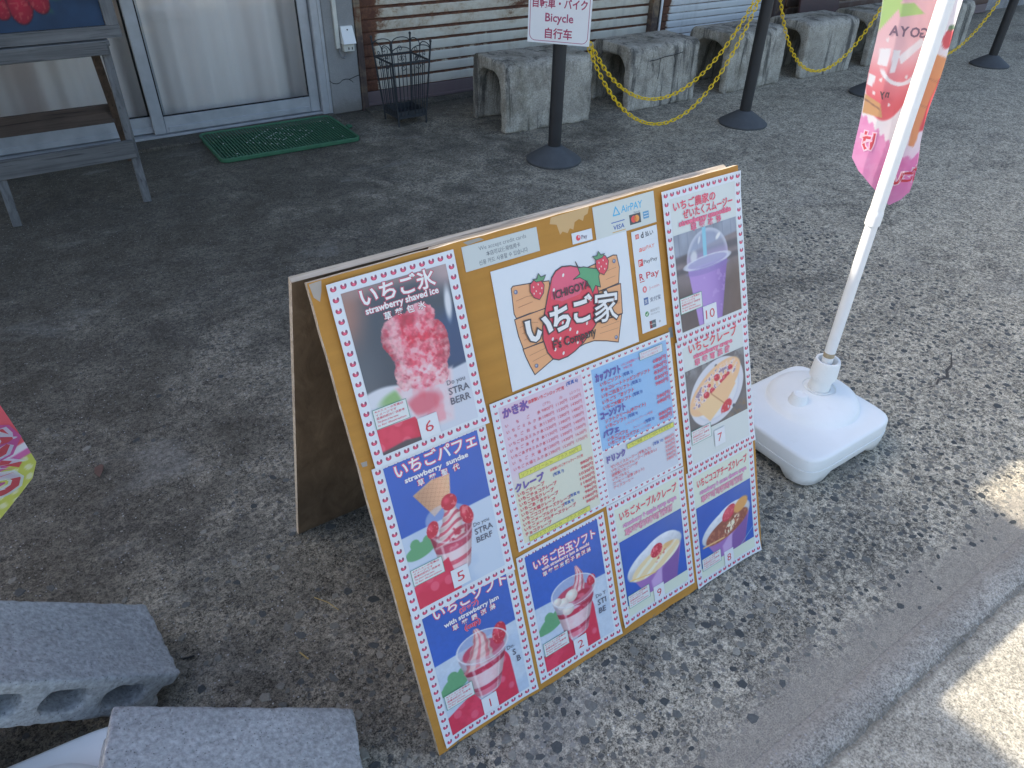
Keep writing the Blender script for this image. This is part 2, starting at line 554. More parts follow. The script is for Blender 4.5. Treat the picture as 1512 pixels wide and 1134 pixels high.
M['wood_brown'] = wood('dark_brown_wood', (0.05, 0.037, 0.03), (0.085, 0.062, 0.048), (0.125, 0.092, 0.072), 'x')
M['wood_brown_z'] = wood('dark_brown_leg', (0.055, 0.038, 0.028), (0.10, 0.068, 0.048), (0.15, 0.10, 0.072), 'z')
M['ply_edge'] = wood('plywood_edge', (0.30, 0.24, 0.17), (0.46, 0.38, 0.29), (0.62, 0.54, 0.44), 'x', 0.85, 2.0)
M['ply_back'] = wood('stained_plywood', (0.12, 0.078, 0.045), (0.175, 0.115, 0.068), (0.24, 0.165, 0.10), 'z', 0.75, 0.7, 0.12)
M['mat_green'] = simple('green_plastic', (0.024, 0.105, 0.050), (0.042, 0.150, 0.075), 30, 0.6, 0.1)
M['mat_green_dark'] = simple('green_plastic_dark', (0.012, 0.045, 0.024), (0.024, 0.070, 0.040), 40, 0.8, 0.1)  # darker green for the backing between the ribs
M['wire'] = simple('black_painted_wire', (0.018, 0.022, 0.026), (0.035, 0.040, 0.045), 60, 0.6, 0.15)
M['post'] = simple('black_plastic', (0.016, 0.016, 0.017), (0.028, 0.028, 0.029), 12, 0.55, 0.05)
M['post_base'] = simple('dusty_black_plastic', (0.058, 0.062, 0.066), (0.085, 0.090, 0.094), 25, 0.75, 0.1)
M['chain'] = simple('yellow_plastic', (0.80, 0.52, 0.006), (0.92, 0.64, 0.012), 30, 0.45, 0.03)
M['white_plastic'] = simple('white_blow_moulded_plastic', (0.82, 0.825, 0.79), (0.87, 0.87, 0.84), 9, 0.36, 0.05)
def scuffed_plastic():
    t = NT('scuffed_white_plastic')
    p = t.pos()
    s_ = t.sep(p)
    f = t.noise(p, 9.0, 5)
    col = t.ramp(f, [(0.3, (0.81, 0.815, 0.78)), (0.7, (0.86, 0.86, 0.83))])
    low = t.math('ADD', t.smooth(s_[2], 0.055, 0.0), t.math('MULTIPLY', t.math('SUBTRACT', t.noise(p, 30.0, 6, 0.7), 0.5), 0.9))
    col = t.mix(t.math('MULTIPLY', t.smooth(low, 0.25, 1.0), 0.55), col, (0.30, 0.27, 0.22))
    sc = t.noise(t.map(p, (70, 14, 40), rot=(0, 0, 0.6)), 1.0, 6, 0.7)
    col = t.mix(t.math('MULTIPLY', t.smooth(sc, 0.66, 0.74), 0.35), col, (0.42, 0.41, 0.38))
    blot = t.smooth(t.noise(p, 22.0, 7, 0.7), 0.58, 0.72)
    col = t.mix(t.math('MULTIPLY', blot, 0.10), col, (0.50, 0.46, 0.38))
    return t.out(col, t.ramp(sc, [(0.3, 0.34), (0.7, 0.55)]), t.bump(t.noise(p, 160.0, 3), 0.05, 0.001), 0.0, 0.45)
M['white_plastic'] = scuffed_plastic()
M['white_pole'] = simple('white_coated_pole', (0.82, 0.82, 0.80), (0.88, 0.88, 0.87), 20, 0.35, 0.03)
M['white_board'] = simple('white_sign_plastic', (0.86, 0.86, 0.85), (0.90, 0.90, 0.89), 6, 0.4, 0.02)
M['ivory'] = simple('ivory_plastic', (0.56, 0.55, 0.48), (0.66, 0.65, 0.58), 20, 0.5, 0.03)
M['maroon'] = simple('maroon_panel', (0.055, 0.028, 0.026), (0.095, 0.045, 0.042), 10, 0.6, 0.05)
M['dot_white'] = simple('dusty_white_dot', (0.34, 0.38, 0.34), (0.46, 0.49, 0.45), 60, 0.7, 0.0)
M['grey_cable'] = simple('grey_cable', (0.16, 0.16, 0.16), (0.22, 0.22, 0.22), 10, 0.6, 0.0)
M['black'] = simple('black_gap', (0.01, 0.01, 0.01), (0.02, 0.02, 0.02), 10, 0.8, 0.0)
M['straw'] = simple('dry_straw', (0.30, 0.20, 0.06), (0.45, 0.33, 0.12), 60, 0.7, 0.0)
M['leaf'] = simple('dead_leaf', (0.10, 0.055, 0.04), (0.16, 0.09, 0.07), 60, 0.8, 0.2)
M['rust'] = simple('rust_stain', (0.16, 0.05, 0.02), (0.30, 0.12, 0.05), 40, 0.9, 0.2)
M['hinge'] = simple('zinc_hinge', (0.30, 0.30, 0.30), (0.42, 0.42, 0.42), 40, 0.45, 0.1, 0.8)

def ochre_material():
    t = NT('ochre_paint')
    o = t.pos()
    f = t.noise(o, 9.0, 6, 0.6)
    base = t.ramp(f, [(0.3, (0.46, 0.205, 0.032)), (0.6, (0.50, 0.235, 0.042)), (0.8, (0.53, 0.265, 0.055))])
    sc = t.noise(o, 42.0, 7, 0.72, 0.4)
    z = t.sep(o)[2]
    low = t.math('MULTIPLY', t.smooth(z, 0.055, 0.0), 0.10)
    base = t.mix(t.smooth(t.math('ADD', sc, low), 0.70, 0.76), base, (0.22, 0.17, 0.12))
    g = t.noise(t.map(o, (3, 3, 60)), 1.0, 5)
    base = t.mix(0.25, base, t.ramp(g, [(0.3, 0.35), (0.7, 0.65)]), 'OVERLAY')
    return t.out(base, 0.62, t.bump(sc, 0.2, 0.002), 0.0, 0.35)
M['ochre'] = ochre_material()

def print_material():
    t = NT('laminated_print')
    a = t.n('ShaderNodeVertexColor', {'layer_name': 'Col'}).outputs[0]
    p = t.pos()
    m = t.bump(t.noise(p, 22.0, 3), 0.06, 0.01)
    t.out(a, 0.30, m, 0.0, 0.5)
    return t.m
M['print'] = print_material()

def paper_material():
    t = NT('laminated_paper')
    p = t.pos()
    col = t.ramp(t.noise(p, 14.0, 4), [(0.3, (0.70, 0.71, 0.715)), (0.7, (0.74, 0.745, 0.745))])
    return t.out(col, 0.30, t.bump(t.noise(p, 22.0, 3), 0.06, 0.01), 0.0, 0.5)
M['paper'] = paper_material()

def matte_print():
    t = NT('matte_print')
    a = t.n('ShaderNodeVertexColor', {'layer_name': 'Col'}).outputs[0]
    return t.out(a, 0.6, t.bump(t.noise(t.pos(), 60.0, 4), 0.1, 0.003), 0.0, 0.4)
M['matte_print'] = matte_print()

def flag_cloth():
    t = NT('thin_printed_polyester')
    a = t.n('ShaderNodeVertexColor', {'layer_name': 'Col'}).outputs[0]
    w = t.noise(t.pos(), 500.0, 2)
    t.out(a, 0.75, t.bump(w, 0.1, 0.001), 0.0, 0.2)
    tr = t.n('ShaderNodeBsdfTranslucent', Color=a)
    mx = t.n('ShaderNodeMixShader')
    mx.inputs[0].default_value = 0.5
    t.t.links.new(t.b.outputs[0], mx.inputs[1])
    t.t.links.new(tr.outputs[0], mx.inputs[2])
    t.t.links.new(mx.outputs[0], t.t.nodes['Material Output'].inputs[0])
    return t.m
M['flag'] = flag_cloth()

def curtain_material():
    t = NT('white_lace_curtain')
    o = t.pos()
    s = t.sep(o)
    st = t.smooth(t.noise(t.map(o, (5, 0.1, 0.05)), 1.0, 2), 0.42, 0.66)
    st = t.math('MULTIPLY', st, t.mr(s[0], -0.2, 0.5, 0.75, 0.22))
    col = t.mix(st, (0.88, 0.82, 0.77), (0.50, 0.39, 0.345))
    g = t.noise(t.map(o, (260, 1, 260)), 1.0, 2)
    col = t.mix(0.3, col, t.ramp(g, [(0.3, 0.35), (0.7, 0.65)]), 'OVERLAY')
    t.out(col, 0.9, None, 0.0, 0.1)
    return t.m
M['curtain'] = curtain_material()

def glass_material():
    t = NT('window_glass')
    gl = t.n('ShaderNodeBsdfGlossy', Color=(1, 1, 1), Roughness=0.03)
    tr = t.n('ShaderNodeBsdfTransparent', Color=(0.98, 0.99, 0.99))
    fr = t.n('ShaderNodeFresnel', IOR=1.45)
    mx = t.n('ShaderNodeMixShader')
    t.t.links.new(fr.outputs[0], mx.inputs[0])
    t.t.links.new(tr.outputs[0], mx.inputs[1])
    t.t.links.new(gl.outputs[0], mx.inputs[2])
    t.t.links.new(mx.outputs[0], t.t.nodes['Material Output'].inputs[0])
    return t.m
M['glass'] = glass_material()

# ================================================================== the setting
def sheet(name, x0, x1, y0, y1, z, mat, nx=1, ny=1):
    b = MB()
    b.grid(lambda u, v: (x0 + (x1 - x0) * u, y0 + (y1 - y0) * v, z), nx, ny, False)
    o = b.build(name, mat)
    o['kind'] = 'structure'
    return o

sheet('ground', -150, 150, -150, 150, -0.06, M['road'])
sheet('pavement', -30, 40, -0.33, 9.0, 0.0, M['paving'], 8, 4)
sheet('road', -60, 60, -60.0, -0.395, -0.007, M['road'], 8, 8)

# kerb: one flat strip with a worn arris, cast in lengths
kb = MB()
prof = [(-0.318, -0.003), (-0.329, -0.0012), (-0.338, 0.0012), (-0.36, 0.0040), (-0.385, 0.0042), (-0.398, 0.0008), (-0.406, -0.0055), (-0.420, -0.0125)]
NXK = 900
kerb_rnd = [random.uniform(-1, 1) for _ in range(NXK + 1)]
def kerb_pt(u, v):
    i = min(int(round(v * (len(prof) - 1))), len(prof) - 1)
    x = -6 + 16 * u
    y, z = prof[i]
    w = 0.0010 * math.sin(x * 23.0) + 0.0012 * math.sin(x * 61.0 + 1.3) + 0.0022 * kerb_rnd[int(round(u * NXK))]
    if i >= 4:
        y += w
    if i == 5:
        z += w * 0.6
    return (x, y, z)
kb.grid(kerb_pt, NXK, len(prof) - 1)
ko = kb.build('kerb', M['kerb'])
ko['kind'] = 'structure'

# stones of the aggregate, worn free of the paste in the near paving
ag = MB()
occ = {}
n_made = 0
for _ in range(30000):
    x = random.uniform(-0.75, 2.6); y = random.uniform(-0.31, 1.5)
    dens = min(1.0, max(0.06, 0.95 - 0.75 * max(0, y - 0.15) + 0.22 * (x - 0.6)))
    if y > 0.3 and x < 0.9:
        dens *= 0.22
    if y < -0.2:
        dens *= max(0.05, (y + 0.31) / 0.12)
    patch = math.sin(x * 5.1 + 1.0) * math.sin(y * 6.3 + 2.0) + 0.6 * math.sin(x * 11.0 + y * 9.0)
    if random.random() > dens * (0.80 + 0.25 * patch):
        continue
    r = random.choice((0.004, 0.0055, 0.007, 0.0085, 0.0095, 0.011, 0.0125, 0.014)) * random.uniform(0.85, 1.15)
    key = (int(math.floor(x / 0.03)), int(math.floor(y / 0.03)))
    if any(math.hypot(x - a, y - b) < (r + c) * 0.98 for i in (-1, 0, 1) for j in (-1, 0, 1)
           for (a, b, c) in occ.get((key[0] + i, key[1] + j), ())):
        continue
    occ.setdefault(key, []).append((x, y, r))
    k = random.randint(5, 7)
    a0 = random.uniform(0, 6.28)
    asp = random.uniform(0.55, 1.0); th = random.uniform(0, 3.14)
    hgt = random.uniform(0.0006, 0.0016)
    V = [(x, y, hgt * 1.05)]
    ring = []
    for i in range(k):
        t = a0 + 6.283 * i / k + random.uniform(-0.22, 0.22)
        rr = r * random.uniform(0.70, 1.18)
        px, py = rr * math.cos(t), rr * asp * math.sin(t)
        ring.append((px * math.cos(th) - py * math.sin(th), px * math.sin(th) + py * math.cos(th)))
    for (px, py) in ring:
        V.append((x + px * 0.78, y + py * 0.78, hgt))
    for (px, py) in ring:
        V.append((x + px, y + py, -0.001))
    F = [(0, 1 + i, 1 + (i + 1) % k) for i in range(k)]
    F += [(1 + i, 1 + k + i, 1 + k + (i + 1) % k, 1 + (i + 1) % k) for i in range(k)]
    ag.add(V, F)
    n_made += 1
    if n_made >= 4200:
        break
ago = ag.build('exposed_aggregate', M['stone'])
ago['kind'] = 'stuff'
tag(ago, 'dark aggregate stones showing in the worn concrete paving', 'gravel')

# a short open crack in the paving beyond the flag base
cr = MB()
pth = [(1.86, 0.150), (1.90, 0.142), (1.935, 0.155), (1.975, 0.148), (2.01, 0.170), (2.05, 0.176), (2.10, 0.205), (2.13, 0.222)]
for i_, (p_, q_) in enumerate(zip(pth[:-1], pth[1:])):
    w_ = 0.006 * (1 - abs(i_ - 3) / 4.5)
    cr.add([(p_[0], p_[1] - w_, 0.0007), (q_[0], q_[1] - w_, 0.0007), (q_[0], q_[1] + w_, 0.0007), (p_[0], p_[1] + w_, 0.0007)], [(0, 1, 2, 3)])
cr.build('crack', simple('dirt_in_crack', (0.05, 0.046, 0.04), (0.10, 0.09, 0.075), 80, 0.95, 0.3), bpy.data.objects['pavement'])

# ------------------------------------------------------------------ shop building
WY = 3.85
bld = thing('shop_building', 'grey plastered shopfront with aluminium sliding door and rusty white roller shutters', 'building', (1.5, WY, 0))
b = MB(); b.box((1.510, 4.02, 1.55), (0.20, 0.40, 3.10), ch=0.008); pil = b.build('pillar', M['plaster'], bld)
# crack across the pillar
crk = [(1.408, 0.205), (1.43, 0.187), (1.455, 0.182), (1.475, 0.186), (1.492, 0.199), (1.515, 0.203), (1.540, 0.199), (1.56, 0.205), (1.585, 0.212), (1.607, 0.216)]
b = MB()
for path in (crk, [(1.535, 0.200), (1.552, 0.188), (1.562, 0.178)]):
    for (p, q) in zip(path[:-1], path[1:]):
        w = 0.0022
        b.add([(p[0], 3.8185, p[1] - w), (q[0], 3.8185, q[1] - w), (q[0], 3.8185, q[1] + w), (p[0], 3.8185, p[1] + w)], [(0, 1, 2, 3)])
b.build('crack', M['black'], pil)
b = MB(); b.box((-2.3, 4.0, 1.55), (2.4, 0.28, 3.1)); b.build('wall', M['wall'], bld)
b = MB(); b.box((0.155, 4.0, 2.6), (2.51, 0.28, 1.0)); b.build('wall', M['wall'], bld)
b = MB(); b.box((6.3, 4.06, 2.75), (9.38, 0.24, 0.7)); b.build('wall', M['wall'], bld)
b = MB(); b.box((4.0, 5.2, 1.55), (15.0, 0.15, 3.1)); b.build('back_wall', M['dark_inside'], bld)
b = MB(); b.box((10.2, 4.06, 1.2), (1.6, 0.24, 2.4)); b.build('wall', M['wall'], bld)
# roof: unseen eave of the shops, stepped to shape the sun patches, with the deeper canopy over the left-hand one
def slab(name, x0, x1, y0, y1, z0, z1, th=0.06):
    b = MB()
    V = []
    for zz in (0, -th):
        V += [(x0, y0, z0 + zz), (x1, y0, z0 + zz), (x1, y1, z1 + zz), (x0, y1, z1 + zz)]
    b.add(V, [(0, 1, 2, 3), (7, 6, 5, 4), (0, 4, 5, 1), (1, 5, 6, 2), (2, 6, 7, 3), (3, 7, 4, 0)])
    return b.build(name, M['roof'], bld)
slab('roof', -0.912, 12.0, 2.45, 6.0, 3.0, 3.75)
slab('roof', -1.508, -0.914, 2.20, 6.0, 3.0, 3.75)
slab('shade_canopy', -5.2, -1.515, 0.95, 3.70, 3.0, 3.0, 0.04)  # unseen, added to shade the left-hand paving and bound the sun patch
slab('roof', -5.2, -1.515, 3.72, 6.0, 3.3, 3.75)
# threshold and step
b = MB(); b.box((0.10, 3.772, 0.000), (2.62, 0.16, 0.03), ch=0.006); b.build('door_step', M['paving'], bld)
b = MB(); b.box((2.83, 3.80, 0.002), (2.40, 0.10, 0.02), ch=0.004); b.build('threshold', M['paving'], bld)

# aluminium sliding door: two leaves in a frame
def leaf(x0, x1, y, label=None):
    zb, zt = 0.030, 2.02
    d = MB(); d.box((x0 + 0.03, y, (zb + zt) / 2), (0.06, 0.032, zt - zb), ch=0.003)
    root = d.build('sliding_door', M['aluminium'], bld)
    d = MB(); d.box((x1 - 0.03, y, (zb + zt) / 2), (0.06, 0.032, zt - zb), ch=0.003); d.build('stile', M['aluminium'], root)
    d = MB(); d.box(((x0 + x1) / 2, y, zb + 0.045), (x1 - x0 - 0.122, 0.028, 0.09), ch=0.003)
    d.box(((x0 + x1) / 2, y - 0.016, zb + 0.020), (x1 - x0 - 0.15, 0.008, 0.03), ch=0.002); d.build('rail', M['aluminium'], root)
    d = MB(); d.box(((x0 + x1) / 2, y, zt - 0.03), (x1 - x0 - 0.122, 0.028, 0.06), ch=0.003); d.build('rail', M['aluminium'], root)
    gx0, gx1, gz0, gz1 = x0 + 0.061, x1 - 0.061, zb + 0.091, zt - 0.061
    d = MB(); d.box(((gx0 + gx1) / 2, y + 0.004, (gz0 + gz1) / 2), (gx1 - gx0, 0.004, gz1 - gz0)); d.build('pane', M['glass'], root)
    d = MB()
    d.box(((gx0 + gx1) / 2, y - 0.006, gz0 + 0.003), (gx1 - gx0 - 0.002, 0.008, 0.006))
    for gx in (gx0 + 0.003, gx1 - 0.003):
        d.box((gx, y - 0.006, (gz0 + gz1) / 2 + 0.004), (0.006, 0.008, gz1 - gz0 - 0.010))
    d.build('gasket', M['black'], root)
leaf(0.372, 1.345, 3.872)
leaf(-0.60, 0.455, 3.912)
b = MB(); b.box((1.379, 3.880, 1.05), (0.062, 0.11, 2.1), ch=0.004); b.build('door_jamb', M['aluminium'], bld)
b = MB(); b.box((1.400, 3.835, 1.05), (0.020, 0.03, 2.1), ch=0.003); b.build('door_jamb', M['aluminium'], bld)
b = MB(); b.box((0.155, 3.900, 0.018), (2.50, 0.12, 0.018), ch=0.002); b.build('door_track', M['aluminium'], bld)
b = MB(); b.box((0.155, 3.890, 2.06), (2.50, 0.11, 0.05), ch=0.003); b.build('door_head', M['aluminium'], bld)
b = MB(); b.box((-0.85, 3.90, 1.04), (0.5, 0.03, 2.0), ch=0.003); b.build('side_panel', M['aluminium'], bld)

# roller shutters: every slat on its own
def slat_mesh(width, pitch, name, mat):
    k = pitch / 0.069
    prof = [(0.001, 0.000), (-0.0035, 0.002), (-0.006, 0.007), (-0.0075, 0.018), (-0.0075, 0.050), (-0.0055, 0.059), (-0.002, 0.0645), (0.002, 0.0675), (0.0012, 0.069)]
    b = MB()
    V = []
    for x in (0, width):
        V += [(x, y, z * k) for (y, z) in prof]
    n = len(prof)
    b.add(V, [(i, n + i, n + i + 1, i + 1) for i in range(n - 1)], False)
    m = b.mesh(name)
    m.materials.append(mat)
    return m
def shutter(x0, x1, y, zb, pitch, count, mat, barmat, bar_h=0.085):
    b = MB(); b.box(((x0 + x1) / 2, y, zb + bar_h / 2), (x1 - x0, 0.022, bar_h), ch=0.003)
    b.box(((x0 + x1) / 2, y - 0.014, zb + 0.010), (x1 - x0 - 0.01, 0.014, 0.018), ch=0.002)
    root = b.build('roller_shutter', barmat, bld)
    sm = slat_mesh(x1 - x0, pitch, 'slat', mat)
    for i in range(count):
        place('slat', sm, root, (x0, y, zb + bar_h + i * pitch))
shutter(1.662, 4.045, 3.872, 0.010, 0.0690, 33, M['shutter_a'], M['bar'])
shutter(4.192, 5.500, 3.872, 0.010, 0.0520, 44, M['shutter_b'], M['bar'])
shutter(5.640, 9.300, 3.872, 0.010, 0.0690, 33, M['shutter_c'], M['bar'])
for (x0, x1) in ((1.612, 1.660), (4.047, 4.130), (5.502, 5.638), (7.40, 7.48)):
    b = MB(); b.box(((x0 + x1) / 2, 3.862, 1.2), (x1 - x0, 0.06, 2.4), ch=0.004)
    b.box((x0 + 0.006, 3.826, 1.2), (0.010, 0.014, 2.4), ch=0.002)
    b.build('shutter_guide', M['guide'], bld)
b = MB(); b.tube([(4.16, 3.842, 0.0), (4.16, 3.842, 2.4)], 0.010, 8); b.build('pipe', M['white_pole'], bld)

# curtains behind the panes
def curtain(x0, x1, y, label, ph):
    b = MB()
    def fn(u, v):
        x = x0 + (x1 - x0) * u
        a = x * 15 + ph
        yy = y + 0.036 * math.sin(a + 0.7 * math.sin(a)) + 0.018 * math.sin(1.7 * a + 1.0) + 0.003 * math.sin(5.7 * a)
        return (x + 0.008 * math.sin(a + 1.5), yy, 0.055 + 1.95 * v)
    b.grid(fn, 150, 3)
    o = b.build('curtain', M['curtain'], None, ((x0 + x1) / 2, y, 0.055))
    tag(o, label, 'curtain', 'curtains behind the sliding door')
curtain(0.40, 1.345, 4.01, 'white curtain hanging behind the right-hand pane above the green mat', 0.4)
curtain(-1.08, 0.385, 4.03, 'striped brownish white curtain behind the pane at the wooden stand', 1.7)

# ------------------------------------------------------------------ outlet on the pillar
ot = thing('wall_outlet', 'white weatherproof power outlet with ivory conduit on the cracked pillar', 'outlet', (1.54, 3.82, 0.36))
b = MB(); b.box((1.486, 3.811, 1.38), (0.024, 0.016, 2.0), ch=0.002); b.build('conduit', M['ivory'], ot)
b = MB()
b.add([(1.508, 3.819, 0.500), (1.582, 3.819, 0.500), (1.582, 3.797, 0.500), (1.508, 3.797, 0.500),
       (1.508, 3.819, 0.405), (1.586, 3.819, 0.405), (1.586, 3.765, 0.408), (1.508, 3.765, 0.408)],
      [(0, 3, 2, 1), (4, 5, 6, 7), (3, 7, 6, 2), (0, 4, 7, 3), (1, 2, 6, 5), (0, 1, 5, 4)])
b.build('cover', M['white_plastic'], ot)
b = MB(); b.lathe([(0.0, 0.004), (0.004, 0.004), (0.004, 0)], (1.546, 3.7905, 0.482), 10, axis=[[1, 0, 0], [0, 0, -1], [0, 1, 0]]); b.build('screw', M['black'], ot)
b = MB(); b.box((1.546, 3.801, 0.383), (0.068, 0.034, 0.040), ch=0.003); so = b.build('socket', M['ivory'], ot)
b = MB()
for dx in (-0.004, 0.018):
    b.box((1.546 + dx, 3.7835, 0.380), (0.005, 0.003, 0.014))
b.build('slot', M['black'], so)
b = MB(); b.tube([(1.488, 3.806, 0.385), (1.490, 3.802, 0.35), (1.503, 3.800, 0.330), (1.520, 3.802, 0.328), (1.532, 3.806, 0.345), (1.534, 3.808, 0.364)], 0.0045, 8); b.build('cable', M['grey_cable'], ot)

# ------------------------------------------------------------------ wooden stand with the painted signboard
st = thing('wooden_stand', 'weathered grey wooden trestle stand with splayed legs by the door', 'stand', (-0.13, 3.15, 0))
b = MB(); b.beam((0.132, 2.975, 0.0), (0.158, 3.13, 0.645), 0.035, 0.024, (1, 0, 0)); b.build('leg', M['wood_grey_z'], st)
b = MB(); b.beam((-0.396, 2.975, 0.0), (-0.365, 3.13, 0.645), 0.035, 0.024, (1, 0, 0)); b.build('leg', M['wood_grey_z'], st)
b = MB(); b.beam((0.185, 3.60, 0.0), (0.118, 3.19, 0.640), 0.035, 0.024, (1, 0, 0)); b.build('leg', M['wood_brown_z'], st)
b = MB(); b.beam((-0.43, 3.60, 0.0), (-0.345, 3.19, 0.640), 0.035, 0.024, (1, 0, 0)); b.build('leg', M['wood_brown_z'], st)
b = MB(); b.box((-0.115, 3.155, 0.657), (0.585, 0.135, 0.024), ch=0.003); b.build('shelf', M['wood_grey'], st)
b = MB(); b.box((-0.115, 3.090, 0.641), (0.560, 0.022, 0.056), ch=0.003); b.build('rail', M['wood_grey'], st)
b = MB(); b.box((0.085, 3.16, 0.625), (0.035, 0.07, 0.035), ch=0.002); b.build('cleat', M['wood_brown'], st)
b = MB(); b.beam((-0.40, 3.010, 0.232), (0.146, 3.010, 0.236), 0.078, 0.020, (0, 0, 1)); b.build('rail', M['wood_grey'], st)
b = MB(); b.beam((-0.41, 3.428, 0.290), (0.145, 3.428, 0.290), 0.085, 0.024, (0, 0, 1)); b.build('rail', M['wood_brown'], st)

# ------------------------------------------------------------------ green mat
MATC = np.array([0.965, 3.535, 0.0]); MATR = rotz(math.radians(-1.5))
mt = thing('door_mat', 'green ribbed plastic doormat with white dotted diamond at the sliding door', 'mat', (0.965, 3.535, 0.0))
outer = rrect(0.785, 0.505, 0.045, 6); inner = rrect(0.755, 0.475, 0.032, 6)
V, F = extrude_profile([outer, inner], 0.022, 0.004)
b = MB(); b.add((V + [0, 0, 0.0135]) @ MATR.T + MATC, F); b.build('rim', M['mat_green'], mt)
V, F = extrude_profile([rrect(0.754, 0.474, 0.031, 6)], 0.004)
b = MB(); b.add((V + [0, 0, 0.004]) @ MATR.T + MATC, F); b.build('backing', M['mat_green_dark'], mt)
b = MB()
nr = 44
for i in range(nr):
    x = -0.366 + 0.732 * i / (nr - 1)
    hh = 0.455 if abs(x) < 0.345 else 0.42
    b.box(MATR @ np.array([x, 0, 0.0125]) + MATC, (0.0075, hh, 0.0125), R=MATR)
ro = b.build('rib', M['mat_green'], mt); ro['kind'] = 'stuff'
b = MB()
for i in range(5):
    b.box(MATR @ np.array([0, -0.19 + 0.095 * i, 0.0105]) + MATC, (0.74, 0.006, 0.008), R=MATR)
b.build('cross_rib', M['mat_green'], mt)
dm = MB(); dm.lathe([(0.0, 0.0025), (0.0032, 0.0022), (0.0048, 0.0)], (0, 0, 0), 8); dmesh = dm.mesh('dot'); dmesh.materials.append(M['dot_white'])
dots = []
def dline(p, q, n, skip=()):
    for i in range(n):
        if i not in skip:
            dots.append((p[0] + (q[0] - p[0]) * i / n, p[1] + (q[1] - p[1]) * i / n))
A_, B_, C_, D_ = (-0.19, -0.02), (0.0, 0.17), (0.19, 0.0), (0.0, -0.17)
dline(A_, B_, 8); dline(B_, C_, 7, (0,)); dline(C_, D_, 7, (6,)); dline(D_, A_, 7, (0,))
a_, b_, c_, d_ = (-0.075, 0.0), (0.0, 0.07), (0.075, 0.0), (0.0, -0.07)
dline(a_, b_, 4); dline(b_, c_, 4); dline(c_, d_, 4, (2,)); dline(d_, a_, 4)
dots += [(-0.30, 0.15), (-0.31, 0.02), (-0.29, -0.18), (0.30, 0.16), (0.33, 0.11), (0.31, -0.17), (0.32, 0.0)]
for (x, y) in dots:
    place('dot', dmesh, mt, MATR @ np.array([x, y, 0.0185]) + MATC)
b = MB(); b.box((1.388, 3.535, 0.012), (0.03, 0.035, 0.016), ch=0.004); b.build('link_tab', M['mat_green'], mt)

# ------------------------------------------------------------------ wire umbrella stand
us = thing('umbrella_stand', 'black wrought wire umbrella stand with scrolls in front of the rusty shutter', 'umbrella stand', (1.745, 3.495, 0))
cx, cy = 1.745, 3.495
def bk(z):   # half side of the tapering basket at height z
    return 0.094 + (z - 0.05) / 0.31 * 0.025
corners = [(-1, -1), (1, -1), (1, 1), (-1, 1)]
for (sx, sy) in corners:
    b = MB()
    b.tube([(cx + sx * (bk(z) if z > 0.04 else 0.093), cy + sy * (bk(z) if z > 0.04 else 0.093), z) for z in (0.0, 0.05, 0.2, 0.36, 0.455)], 0.0055, 8)
    b.lathe([(0.0, 0.016), (0.006, 0.013), (0.0085, 0.007), (0.006, 0.0), (0.004, -0.004)], (cx + sx * bk(0.455), cy + sy * bk(0.455), 0.457), 8)
    b.build('post', M['wire'], us)
for z, w in ((0.36, 0.010), (0.05, 0.014)):
    b = MB()
    h = bk(z)
    for i in range(4):
        p, q = corners[i], corners[(i + 1) % 4]
        b.beam((cx + p[0] * h, cy + p[1] * h, z), (cx + q[0] * h, cy + q[1] * h, z), w, 0.005, (0, 0, 1), ch=0.0008)
    b.build('band', M['wire'], us)
# tray
b = MB()
h = bk(0.05) - 0.002
b.box((cx, cy, 0.045), (2 * h, 2 * h, 0.004))
for (dx, dy, sx, sy) in ((0, -1, 2 * h, 0.003), (0, 1, 2 * h, 0.003), (-1, 0, 0.003, 2 * h), (1, 0, 0.003, 2 * h)):
    b.box((cx + dx * h * 0.985, cy + dy * h * 0.985, 0.066), (sx, sy, 0.036))
tr = b.build('tray', M['wire'], us)
b = MB()
b.add([(cx + x, cy + y, 0.0485) for (x, y) in ((-0.05, -0.02), (-0.01, -0.045), (0.05, -0.03), (0.06, 0.01), (0.01, 0.02), (-0.04, 0.01))], [(0, 1, 2, 3, 4, 5)])
b.build('rust_patch', M['rust'], tr)
rod = MB(); rod.tube([(0, 0, 0), (0, 0, 1)], 0.0022, 6); rmesh = rod.mesh('rod'); rmesh.materials.append(M['wire'])
for i in range(4):
    p, q = np.array(corners[i], float), np.array(corners[(i + 1) % 4], float)
    for k in range(1, 8):
        f = k / 8
        s = p + (q - p) * f
        a = np.array([cx + s[0] * bk(0.05), cy + s[1] * bk(0.05), 0.05]); e = np.array([cx + s[0] * bk(0.36), cy + s[1] * bk(0.36), 0.36])
        d = e - a
        R = np.eye(3); R[:, 2] = d
        place('rod', rmesh, us, a, R)
    # arches and scrolls above the band
    def sidept(f, z):
        s = p + (q - p) * f
        return (cx + s[0] * bk(z), cy + s[1] * bk(z), z)
    for f0 in (0.0, 0.5):
        b = MB()
        b.tube([sidept(f0 + 0.5 * (0.5 - 0.5 * math.cos(math.pi * t)), 0.40 + 0.048 * math.sin(math.pi * t) ** 0.6) for t in np.linspace(0, 1, 13)], 0.0028, 6)
        b.build('arch', M['wire'], us)
    b = MB(); b.tube([sidept(0.5, 0.36), sidept(0.5, 0.405)], 0.0028, 6); b.build('upright', M['wire'], us)
    for f0, sg in ((0.28, 1), (0.72, -1)):
        for z0, sz in ((0.385, 1), (0.337, -1)):
            b = MB()
            b.tube([sidept(f0 + sg * 0.085 * math.exp(-0.22 * t) * math.cos(t) , z0 + sz * 0.021 * math.exp(-0.22 * t) * math.sin(t)) for t in np.linspace(-1.6, 6.6, 26)], 0.0021, 5)
            b.build('scroll', M['wire'], us)

